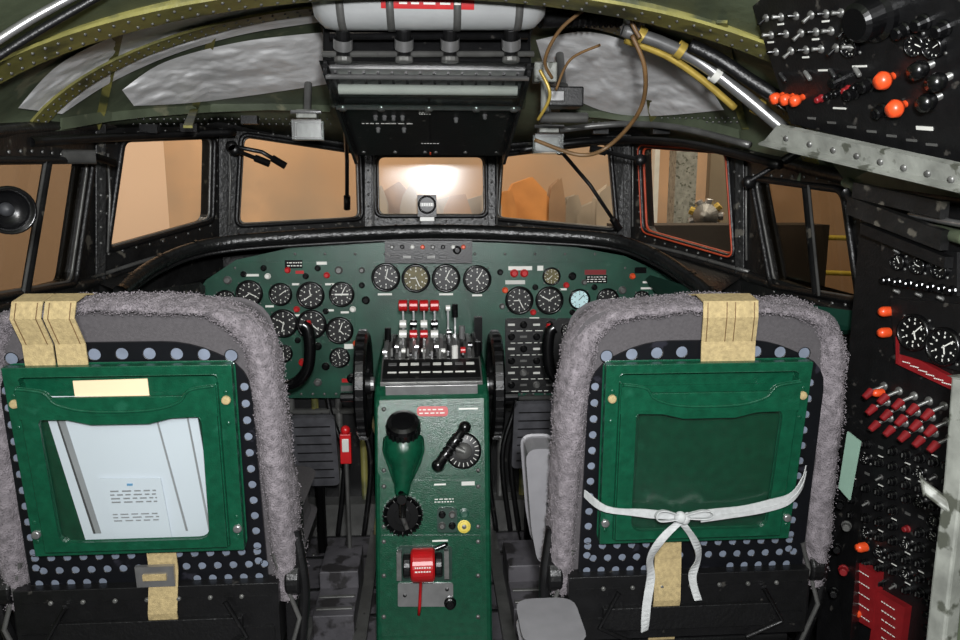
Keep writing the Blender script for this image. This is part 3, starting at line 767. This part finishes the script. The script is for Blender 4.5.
    mb.tube([a+V((0,0,-.01)),a+V((-s*.03,-.02,-.2))],.012,black,8)
    mb.build('armrest',root)
    if not left:
        mb=MB(); c=P(545,452,1.50); c2=P(543,562,1.50)
        mb.prism(fillet([c+V((-.035,0,0)),c+V((.03,0,.0)),c2+V((.04,0,0)),c2+V((-.005,0,0)),c2+V((-.02,0,.08))],.02,5),V((0,.10,0)),greyv)
        mb.build('folded_armrest_pad',root,bevel=.012)
    return O
Ol=seat(118,True); Or=seat(709,False)
mb=MB(); c=P(552,640,1.25)
mb.prism(fillet([c+V((-.055,-.06,0)),c+V((.05,-.06,0)),c+V((.05,.08,0)),c+V((-.055,.08,0))],.03,5),Z*.035,greyv)
mb.tube([c+V((0,0,0)),V((c.x,c.y,0))],.02,alud,10); mb.lathe(V((c.x,c.y,0)),Z,[(.06,0),(.06,.01),(.02,.015)],alud,16)
mb.build('folding_jump_seat',bevel=.012)

# ---------------------------------------------------------------- overhead centre panel
oh=empty('overhead_panel')
a=P(322,62,1.75); b=P(532,62,1.75); c=P(506,155,2.2); d=P(354,155,2.2)
hwid=(b.x-a.x)/2; cx=(a.x+b.x)/2
def OV(u,t,o=0):
    p0=V((cx+u*hwid,1.75,a.z)); p1=V(((c.x+d.x)/2+u*(c.x-d.x)/2,2.2,c.z)); p=p0*(1-t)+p1*t
    return p+on*o
on=V((0,0,0)); e1=OV(-1,1)-OV(-1,0); on=X.cross(e1).normalized()
if on.y>0: on=-on
mb=MB()
mb.prism([OV(-1,0),OV(1,0),OV(1,1),OV(-1,1)],-on*.09,black)
mb.build('housing',oh,bevel=.006)
mb=MB(); et=e1.normalized()
for s in(-1,1): mb.prism([OV(s,-.02,.012),OV(s*.93,-.02,.012),OV(s*.95,1,.012),OV(s,1,.012)],on*.004,black)
mb.prism([OV(-.9,.34,.0),OV(-.01,.34),OV(-.01,.96),OV(-.9,.96)],on*.010,black); mb.prism([OV(.01,.34),OV(.9,.34),OV(.9,.96),OV(.01,.96)],on*.010,black)
for u in(-.85,-.45,-.07,.07,.45,.85):
    for t in(.38,.92): mb.lathe(OV(u,t,.010),on,[(.006,0),(.005,.003),(.0001,.003)],alud,8)
for u,t in((-.6,.48),(-.5,.48),(-.4,.48),(-.3,.48),(.3,.5),(.62,.46),(-.6,.62),(-.3,.62)): knob(mb,OV(u,t,.010),on,.006,.012,alu,8)
for u in(-.6,-.35): textlines(mb,OV(u,.56,.010),X,-et,on,.08,.008,1)
textlines(mb,OV(-.0,.80,.010),X,-et,on,.05,.006,1)
textlines(mb,OV(-.05,.43,.010),X,-et,on,.03,.03,3)
label(mb,OV(-.05,.98,.0),X,-et,on,.05,.014,orange)
for u in(-.97,.97):
    mb.prism([OV(u,.0,.0)-X*.004,OV(u,.0,.0)+X*.004,OV(u,1.0)+X*.004,OV(u,1.0)-X*.004],on*.03,black)
mb.build('faceplates',oh)
mb=MB()
mb.tube([OV(-.97,.16,.03),OV(.97,.16,.03)],.036,clear,20); mb.build('clear_roller_cover',oh)
mb=MB(); mb.prism([OV(-.95,.04,.0),OV(.95,.04),OV(.95,.30),OV(-.95,.30)],on*.004,alu)
for i in range(14): mb.obox(OV(-.9+i*.138,.17,.006),X*.003,et*.05,on*.002,black)
mb.tube([OV(-.9,.17,.02),OV(.9,.17,.02)],.012,offw,10)
mb.tube([OV(-.97,.02,.03),OV(.97,.02,.03)],.006,alu,8); mb.tube([OV(-.97,.31,.03),OV(.97,.31,.03)],.006,alu,8)
for u in(-.9,-.5,0,.5,.9): mb.lathe(OV(u,.3,.034),on,[(.01,0),(.009,.006),(.0001,.006)],alu,12)
mb.build('roller_rails',oh)
mb=MB()
for px in(343,404,450,511):
    p0=P(px,28,1.68); p1=P(px,57,1.72)
    mb.cyl(p0,p1,.015,black,n=16); mb.lathe((p0+p1)/2,(p1-p0),[(.021,-.012),(.021,.012)],alu,16); mb.cyl(p1,p1-Z*.012,.02,alud,n=12)
mb.tube([P(330,36,1.70),P(528,36,1.70)],.008,black,8); mb.tube([P(322,54,1.73),P(534,54,1.73)],.007,alud,8)
mb.build('hanger_brackets',oh)
mb=MB(); c0=P(320,-2,1.66); c1=P(538,-2,1.66); LL=(c1-c0).length
mb.lathe(c0,c1-c0,[(.0001,-.02),(.04,-.012),(.060,.008),(.064,.03),(.064,LL-.03),(.060,LL-.008),(.04,LL+.012),(.0001,LL+.02)],tankm,32)
for t in(.1,.32,.62,.9):
    mb.lathe(c0+(c1-c0)*t,c1-c0,[(.065,-.008),(.0665,-.008),(.0665,.008),(.065,.008)],alud,32)
c=(c0+c1)/2
lv=[];lf=[]
for k in range(7):
    a_=math.radians(-32+k*10); 
    for s in(-.095,.095): lv.append(V((c.x+s-.005,c.y-.0655*math.cos(a_),c.z+.0655*math.sin(a_))))
for k in range(6): lf.append((2*k,2*k+1,2*k+3,2*k+2))
mb.add(lv,lf,red,True)
a_=math.radians(-22); textlines(mb,V((c.x,c.y-.066*math.cos(a_),c.z+.066*math.sin(a_))),X,V((0,math.sin(-a_)*-1,math.cos(a_))),V((0,-math.cos(a_),math.sin(a_))),.13,.012,1)
mb.build('gas_cylinder')

# ---------------------------------------------------------------- pipes, boxes and wires overhead
mb=MB(); mb.tube(smooth([P(540,20,1.75),P(580,18,1.78),P(622,18,1.8)],6),.018,rubber,12)
for k in range(14): mb.lathe(P(545+k*5.6,19,1.77),X,[(.0195,-.002),(.0195,.002)],black,12)
mb.lathe(P(630,18,1.8),X,[(.0001,-.02),(.024,-.02),(.024,.02),(.0001,.02)],alu,16); mb.build('flexible_hose')
mb=MB(); mb.tube(smooth([P(622,30,1.66),P(660,42,1.66),P(700,62,1.66),P(740,92,1.64),P(785,130,1.6)],6),.014,alu,12)
mb.tube(smooth([P(625,40,1.68),P(665,55,1.68),P(700,78,1.68),P(735,108,1.68)],6),.008,brass,10)
mb.tube(smooth([P(690,45,1.62),P(720,60,1.6),P(750,80,1.58),P(790,105,1.55)],6),.014,rubber,12)
for x,y in((640,35),(680,50),(716,74),(758,106)): 
    p=P(x,y,1.65); mb.lathe(p,P(x+20,y+13,1.65)-p,[(.019,-.008),(.019,.008)],brass if x!=716 else offw,12)
mb.build('conduit_pipe')
mb=MB(); mb.tube(smooth([P(-20,52,1.30),P(30,20,1.32),P(85,-10,1.34)],6),.007,alu,10); mb.tube(smooth([P(-20,68,1.34),P(40,30,1.36),P(110,-10,1.38)],6),.007,black,10); mb.build('conduit_pipe')
mb=MB()
mb.tube(smooth([P(632,35,1.6),P(645,70,1.62),P(640,110,1.7),P(610,145,1.8),P(580,155,1.8),P(535,140,1.85)],8),.005,wire,8)
mb.tube(smooth([P(540,70,1.75),P(550,95,1.75),P(538,120,1.8)],8),.004,brass,8)
mb.tube(smooth([P(590,5,1.6),P(560,30,1.65),P(545,60,1.7),P(552,78,1.74)],8),.004,wire,8)
mb.tube(smooth([P(600,45,1.6),P(570,60,1.65),P(556,90,1.7)],8),.003,wire,8)
mb.tube(smooth([P(640,0,1.56),P(632,20,1.6),P(640,38,1.6)],8),.005,wire,8)
mb.build('wiring_harness')
for px,py in((308,130),(548,144)):
    mb=MB(); c=P(px,py,2.3)
    mb.box(c,(.09,.05,.06),clear); mb.box(c+V((0,.02,0)),(.075,.02,.045),alud); mb.box(c+V((0,.0,.045)),(.06,.045,.025),greyt); mb.tube([c+V((-.045,-.02,.05)),c+V((.045,-.02,.05))],.006,alu,8)
    mb.tube([c+Z*.05,c+V((0,.04,.14))],.012,alud,8)
    mb.build('reading_lamp',bevel=.004)
mb=MB(); c=P(562,98,2.0); mb.box(c,(.10,.08,.05),black); mb.box(c+V((-.02,-.042,.0)),(.04,.01,.03),alu); mb.tube([c+V((-.05,-.03,-.04)),c+V((-.05,-.03,.04))],.012,greyt,8); mb.box(c+V((-.05,-.02,.06)),(.06,.04,.05),greyt)
mb.tube([c+V((-.06,0,-.05)),c+V((.07,0,-.05))],.014,alud,10); mb.tube([c+Z*.03,c+V((0,.05,.12))],.012,alud,8); mb.build('junction_box',bevel=.004)
mb=MB(); mb.tube([P(30,156,1.95),P(96,157,2.0)],.018,alud,12); mb.tube([P(96,157,2.0),P(115,163,2.05)],.010,black,8); mb.tube([P(20,150,1.93),P(34,156,1.95)],.011,alu,8); mb.tube([P(60,150,1.97),P(55,128,2.02)],.008,black); mb.build('window_crank')
def arm(pts,name):
    mb=MB(); mb.tube(pts,.007,black,8); mb.tube([pts[-1],pts[-1]+(pts[-1]-pts[-2]).normalized()*.05],.012,black,8); mb.lathe(pts[0],V((0,-1,0)),[(.018,0),(.016,.02),(.0001,.02)],black,14); mb.build(name)
arm([P(232,146,2.55),P(262,152,2.55),P(272,158,2.55)],'defroster_arm'); arm([P(235,150,2.55),P(255,158,2.55)],'defroster_arm')
arm([P(345,120,2.4),P(347,160,2.6),P(347,196,2.65)],'windshield_wiper'); arm([P(560,150,2.55),P(590,185,2.58),P(612,218,2.55)],'windshield_wiper')
arm([P(640,160,2.3),P(606,152,2.3)],'defroster_arm'); arm([P(748,182,2.05),P(785,160,1.9)],'defroster_arm')
mb=MB(); mb.tube(smooth([P(30,142,1.8),P(100,138,2.1),P(165,135,2.35),P(235,132,2.5)],5),.012,black,10)
mb.tube(smooth([P(520,150,2.6),P(580,142,2.55),P(640,140,2.4),P(700,146,2.15),P(780,165,1.85)],5),.012,black,10)
mb.tube(smooth([P(560,130,2.3),P(620,124,2.25),P(680,128,2.1),P(750,145,1.9)],5),.009,alud,10)
for x,y,Y in ((150,129,2.3),(190,128,2.4),(250,120,2.45),(660,130,2.25),(600,130,2.4)): mb.box(P(x,y,Y),(.05,.03,.025),black)
mb.build('defroster_duct')
mb=MB(); c=P(12,211,1.30); n=(V((.35,.25,1.05))-c).normalized()
mb.lathe(c-n*.03,n,[(.0001,-.05),(.02,-.05),(.036,-.01),(.041,.018),(.040,.026),(.036,.026),(.032,.010),(.02,.0),(.0001,-.004)],blackp,28)
mb.lathe(c-n*.030,n,[(.012,0),(.010,.012),(.0001,.014)],mat('dark_lens',(34,35,38),.6,.0,.25,60),16)
mb.tube([c-n*.08,V((-1.05,1.42,c.z+.03))],.010,black,8); mb.build('map_lamp')

# ---------------------------------------------------------------- flight engineer station (right)
ao=V((.895,1.47,0)); ang=math.radians(14); ad=V((math.sin(ang),-math.cos(ang),0)); an=V((-ad.y,ad.x,0)).normalized()
if an.x>0: an=-an
def E(x,y,o=0): return H(x,y,ao,an)+an*o
ep=empty('flight_engineer_panel')
mb=MB()
z1=1.17
mb.prism([ao+ad*-.02+Z*0.0,ao+ad*.55,ao+ad*.55+Z*z1,ao+ad*-.02+Z*z1],-an*.06,black); mb.build('panel_body',ep)
mb=MB()
def ep_(pts,m,th=.006,o=0): mb.prism([E(x,y,o) for x,y in pts],an*th,m)
ep_([(886,244),(962,252),(962,296),(886,284)],black,.012); 
ep_([(896,298),(970,304),(970,372),(900,352)],black,.014)
for x,y in((921,332),(951,346)): gauge(mb,E(x,y,.014),an,.031,two=True)
for x,y in((905,262),(925,266),(947,270)): gauge(mb,E(x,y,.012),an,.014)
ep_([(902,350),(925,360),(958,378),(958,390),(902,364)],dred,.012); 
ep_([(902,336),(905,337),(905,364),(902,363)],dred,.016)
for k in range(6): textlines(mb,E(912+k*8,362+k*4.2,.012),ad,Z,an,.02,.006,1)
for x,y,r in((893,311,.010),(892,332,.010),(869,546,.010),(886,392,.008),(866,612,.008)): 
    mb.lathe(E(x,y,.01),an,[(r,0),(r,.016),(r*.7,.022),(.0001,.024)],orange,14)
rnd=random.Random(11)
for j,y in enumerate((250,280,290)):
    for i in range(7):
        x=892+i*11; yy=y+i*1.7
        if j==1: knob(mb,E(x,yy,.012),an,.009,.016,blackp,12)
        elif (i+j)%2: mb.tube([E(x,yy,.012),E(x,yy,.024)+Z*.004],.003,alud,6); mb.lathe(E(x,yy,.012),an,[(.005,0),(.004,.003)],alud,8)
for j,y in enumerate((386,402,418)):
    for i in range(5):
        x=884+i*15+j*3; yy=y+i*5
        if x>962: continue
        p=E(x,yy,.0); tp=p+an*.030-Z*.008
        mb.tube([p,tp],.0035,alud,6); mb.tube([tp-ad*.001,tp+an*.018-Z*.012],[.008,.006],dred,10); mb.lathe(p,an,[(.009,0),(.007,.004),(.0001,.004)],alud,10)
for y0,y1,n_ in((440,470,3),(484,575,7)):
    for j in range(n_):
        for i in range(8):
            x=854+i*13.5; yy=y0+(y1-y0)*j/max(1,n_-1)+i*3.6
            if x>968: continue
            kx=rnd.random()
            if kx<.62: knob(mb,E(x,yy,.0),an,.010,.014,blackp,12); mb.obox(E(x,yy,.015),ad*.0006,Z*.004,an*.001,alud)
            elif kx<.74: mb.lathe(E(x,yy,.0),an,[(.006,0),(.005,.003)],alud,8); mb.tube([E(x,yy,.0),E(x,yy,.014)-Z*.005],.0025,alud,6)
            elif kx<.77: knob(mb,E(x,yy,.0),an,.007,.012,dred,10)
            elif kx<.92: gauge(mb,E(x,yy,.0),an,.010)
            else: label(mb,E(x,yy,.0),ad,Z,an,.012,.005,alud)
            if kx<.2: label(mb,E(x,yy-6,.0),ad,Z,an,.012,.002,offw)
for i in range(6):
    for j in range(6):
        x=850+i*16; y=586+j*13+i*3
        if x<916 : continue
        knob(mb,E(x,y,.0),an,.009,.014,blackp,10)
ep_([(862,560),(884,572),(880,628),(856,614)],dred,.02)
ep_([(884,590),(912,606),(906,652),(876,640)],dred,.018)
for k in range(5): 
    textlines(mb,E(872,572+k*11,.021),ad,Z,an,.03,.006,1); textlines(mb,E(896,604+k*9,.019),ad,Z,an,.035,.006,1)
ep_([(860,430),(873,440),(862,498),(851,486)],teal,.004,.03)
mb.build('switches_and_dials',ep)
mb=MB()
mb.prism([P(828,440,1.62),P(866,440,1.45),P(846,690,1.3),P(815,660,1.42)],V((.05,.05,0)),black)
for i in range(9):
    p=P(846+ (i%2)*8-i*1.5,415+i*22,1.49-i*.012); knob(mb,p,V((-.5,-.8,0)),.010,.02,[blackp,alud,blackp,dred][i%4],10)
mb.build('side_console')
mb=MB()
for a_,b_,w,m in (((866,205),(962,240),.035,framem),((880,228),(966,262),.02,black),((872,190),(962,210),.03,framem)):
    p=E(a_[0],a_[1],.03); q_=E(b_[0],b_[1],.03)
    mb.strip([p,q_],Z*w,.02,m)
mb.tube(smooth([P(846,182,1.65),P(880,205,1.5),P(920,225,1.38),P(970,240,1.2)],6),.012,ceilm,10)
mb.tube(smooth([P(846,192,1.62),P(885,240,1.5),P(885,300,1.5),P(875,350,1.5)],6),.012,black,10)
mb.tube(smooth([P(862,200,1.6),P(868,260,1.52),P(876,330,1.5),P(866,400,1.5)],6),.008,alud,10)
mb.tube(smooth([P(870,196,1.55),P(905,212,1.40),P(950,222,1.25),P(980,226,1.18)],6),.006,alu,8)
mb.build('air_duct')
mb=MB(); mb.strip([P(958,375,1.02),P(950,480,1.0),P(938,580,.98),P(926,700,.95)],V((.028,.008,0)),.03,greyt)
mb.strip([P(924,486,1.03),P(968,520,.98)],V((0,.01,.022)),.03,greyt); 
mb.strip([P(960,560,1.0),P(938,700,.95)],V((.05,.01,0)),.03,ceilm)
mb.build('support_post',bevel=.004)

# ---------------------------------------------------------------- overhead engineer panel (upper right)
ov=empty('overhead_switch_panel')
q1=P(742,-30,1.42); q2=P(792,122,1.42); q3=P(985,170,1.05); 
onn=(q2-q1).cross(q3-q1).normalized()
if onn.dot(CAM-q1)<0: onn=-onn
q4=H(985,-60,q1,onn)
def R(x,y,o=0): return H(x,y,q1,onn)+onn*o
mb=MB(); mb.prism([q1,q2,q3,q4],-onn*.05,black); mb.build('housing',ov,bevel=.004)
mb=MB()
rx=(R(900,80)-R(880,80)).normalized(); ry=onn.cross(rx)
for (x,y,r,h) in((878,14,.040,.04),): mb.lathe(R(x,y),onn,[(r,0),(r,.01),(r*.8,.015),(r*.75,h),(r*.6,h+.006),(.0001,h+.006)],blackp,28,False)
for x,y in((783,95),(793,96),(803,97)):
    mb.lathe(R(x,y),onn,[(.006,0),(.006,.01),(.010,.012),(.011,.020),(.009,.026),(.0001,.028)],orange,16)
for x,y,r in((893,76,.015),(905,104,.015)): mb.lathe(R(x,y,.012),onn,[(.006,-.012),(.006,0),(r*.8,.0),(r,.008),(r*.7,.018),(.0001,.020)],orange,18)
for x,y in((932,64),(950,76),(940,96)):
    mb.tube([R(x,y),R(x,y,.03)],.006,alud,8); mb.lathe(R(x,y,.015),onn,[(.011,0),(.014,.008),(.012,.020),(.0001,.022)],blackp,14)
for j in range(3):
    for i in range(6):
        x=766+i*15+j*5; y=18+j*17-i*1.0
        if x>852:continue
        mb.lathe(R(x,y),onn,[(.008,0),(.006,.004),(.0001,.004)],alud,8); mb.tube([R(x,y),R(x,y,.018)+ry*.006*(1 if (i+j)%3 else -1)],[.002,.004],alud if (i+j)%2 else blackp,6)
        if (i+j)%3==1: label(mb,R(x,y+7),rx,ry,onn,.016,.003,offw)
for i in range(6): knob(mb,R(822+i*9,98-i*3),onn,.007,.014,blackp if i%3 else dred,12)
for x,y in ((918,44),(936,46),(852,46)): gauge(mb,R(x,y),onn,.015)
for x,y in ((840,80),(855,92),(870,84),(884,110),(905,30),(925,22),(945,28)): knob(mb,R(x,y),onn,.012,.02,blackp,14)
for i in range(7): label(mb,R(812+i*20,118+i*4.4),rx,ry,onn,.02,.004,alud)
for (x,y,w,h) in((825,70,.03,.003),(860,66,.03,.003),(840,108,.03,.003),(925,128,.03,.006)): label(mb,R(x,y),rx,ry,onn,w,h,offw)
for k in range(4): 
    mb.tube([R(780+k*25,74-k*2,.0),R(792+k*25,78-k*2,.015)],.004,alud if k%2 else black,6)
mb.build('switches_and_knobs',ov)
mb=MB()
mb.prism([R(776,136,.02),R(790,120,.02),R(985,160,.02),R(985,188,.02),R(900,163,.02)],onn*.012,greyt)
for k in range(8): mb.lathe(R(800+k*24,132+k*5.6,.032),onn,[(.006,0),(.005,.003),(.0001,.003)],alud,8)
mb.strip([R(778,134,.03),R(985,178,.03)],onn*.035,.004,greyt)
mb.build('edge_trim',ov)
mb=MB(); mb.prism([P(846,182,1.66),P(975,200,1.25),P(975,120,1.25),P(800,120,1.75)],V((.04,.02,0)),ceilm); mb.build('wall_right_rib')

mb=MB(); mb.prism([P(650,275,2.3),P(700,290,2.02),P(862,312,1.6),P(862,330,1.6),P(694,330,2.1)],V((.0,.05,-.02)),dgreen); mb.build('side_ledge')
mb=MB(); mb.prism([P(-40,322,1.6),P(120,296,1.98),P(200,282,2.3),P(200,330,2.3),P(-40,350,1.6)],V((.0,.05,-.02)),framem); mb.build('side_ledge')

# ---------------------------------------------------------------- hangar outside
hw1=mat('hangar_wall_tan',(212,184,160),.9,0,.05,.5,detail=1)
hw2=mat('hangar_wall_buff',(184,150,118),.9,0,.25,.6,detail=1,wear=((160,138,116),.7,.45,.2))
hw3=mat('hangar_wall_brown',(104,94,78),.9,0,.35,.8)
hfl=mat('hangar_floor',(110,102,92),.6,0,.2,1)
def wall(a,b,m,name):
    mb=MB(); mb.prism([V((a[0],a[1],-3.5)),V((b[0],b[1],-3.5)),V((b[0],b[1],7)),V((a[0],a[1],7))],V((0,.2,0)),m); mb.build(name)
wall((-12,1),(-8.6,6.5),hw3,'hangar_wall'); wall((-8.6,6.5),(-3.4,10),hw1,'hangar_wall'); wall((-3.4,10),(4.2,10),hw2,'hangar_wall'); wall((4.2,10),(10,7),hw2,'hangar_wall'); wall((10,7),(13,0),hw3,'hangar_wall')
mb=MB(); mb.box((0,4,-3.6),(30,18,.2),hfl); mb.build('hangar_floor')
mb=MB(); mb.box((0,4,7.2),(30,18,.2),hw3); mb.build('hangar_roof')
cA=mat('display_orange',(192,128,66),.7,0,.35,1.5); cB=mat('display_grey',(140,128,112),.7,0,.3,1.5); cC=mat('display_brown',(138,108,80),.7,0,.35,1.5)
# low museum cases and crates of uneven outline along the back wall
rr=random.Random(9)
for k in range(16):
    mb=MB(); px=376+k*16.5; pt=rr.uniform(176,208); a=P(px,pt,9.0+rr.random()*.6); wdt=rr.uniform(.06,.22)
    m=rr.choice((cB,cB,cC,cC,cA)) if k<7 else rr.choice((cA,cC,cB))
    yb_=a.y
    prof=[V((a.x-wdt,yb_,-3.5)),V((a.x+wdt,yb_,-3.5)),V((a.x+wdt*1.1,yb_,a.z-rr.uniform(.1,.3))),V((a.x+wdt*.4,yb_,a.z)),V((a.x-wdt*.5,yb_,a.z-rr.uniform(0,.1))),V((a.x-wdt,yb_,a.z-rr.uniform(.1,.3)))]
    mb.prism(prof,V((0,.25,0)),m); mb.build('museum_display_stand',bevel=.05)
mb=MB(); c=P(706,216,6.0)
mb.lathe(c,V((-.5,-1,0)),[(.0001,.12),(.04,.10),(.10,.04),(.12,-.04),(.10,-.16),(.0001,-.18)],alud,24,False)
for k in range(9):
    a=k*2*math.pi/9; t,b,n=basis(V((-.5,-1,0))); mb.cyl(c+(t*math.cos(a)+b*math.sin(a))*.06,c+(t*math.cos(a)+b*math.sin(a))*.14,.035,brass if k%3==1 else alu,n=10)
mb.box((c.x,c.y,-1.85),(.3,.3,3.3),hw3); mb.build('radial_engine_on_stand')
mb=MB(); a=P(694,170,6.6); mb.box((a.x,a.y+.3,1.9),(.20,.2,10.6),greyt); a=P(655,180,7.5); mb.box((a.x,a.y,1.9),(.05,.1,10.6),offw); a=P(720,180,7.5); mb.box((a.x,a.y,1.9),(.25,.1,10.6),hw3); mb.build('hangar_pillar')
mb=MB(); a=P(690,224,5.6); mb.box((a.x+.2,a.y,(a.z-3.5)/2),(1.6,.4,a.z+3.5),mat('dark_crate',(40,34,28),.8)); mb.build('storage_crate')
mb=MB()
for dz in(0,.30):
    a=P(745,236,6.4)+Z*(dz-.3); b=V((9,3.6,a.z)); mb.tube([a,b],.022,yel,8)
for k in range(7):
    t=k/6; a=P(745,236,6.4); p=a*(1-t)+V((9,3.6,a.z))*t; mb.tube([V((p.x,p.y,-3.5)),V((p.x,p.y,a.z+.05))],.022,yel,8)
mb.build('yellow_railing')
mb=MB(); 
for y in(3.0,3.7,4.4,5.1):
    mb.box((6.6,y,1.8),(.22,.22,10.6),cA if y in(3.7,5.1) else hw3)
    mb.box((-7.2,y-.6,1.8),(.22,.22,10.6),hw1)
mb.build('hangar_column')

# ---------------------------------------------------------------- lights
def area(name,loc,target,size,power,col,sy=None):
    l=bpy.data.lights.new(name,'AREA'); l.energy=power; l.color=col; l.size=size
    if sy: l.shape='RECTANGLE'; l.size_y=sy
    o=bpy.data.objects.new(name,l); bpy.context.scene.collection.objects.link(o); o.location=loc
    o.rotation_euler=(V(target)-V(loc)).to_track_quat('-Z','Y').to_euler(); return o
area('camera_flash_lamp',(.04,-.05,1.33),(0,2,1.25),.07,40,(.98,.99,1))
area('cabin_fill_light',(-.2,-.5,1.85),(0,2,1.0),.35,13,(1,.98,.95))  # added fill behind the camera to even out flash falloff, no fixture there
area('flash_bounce_fill',(-.2,-.15,1.42),(0,2.0,2.1),.25,11,(.98,.98,1))  # added upward fill, imitates bounced flash to brighten the ceiling cloth
area('hangar_lamp',(-5,4,6),(-6,9,0),3,520,(1,.92,.82))
area('hangar_lamp',(1.5,5,6),(1,10,0),3,480,(1,.90,.76))
area('hangar_lamp',(6,3,6),(8,8,0),3,360,(1,.90,.76))
w=bpy.data.worlds.new('world'); bpy.context.scene.world=w; w.use_nodes=True
w.node_tree.nodes['Background'].inputs[0].default_value=(1,.9,.8,1); w.node_tree.nodes['Background'].inputs[1].default_value=.1
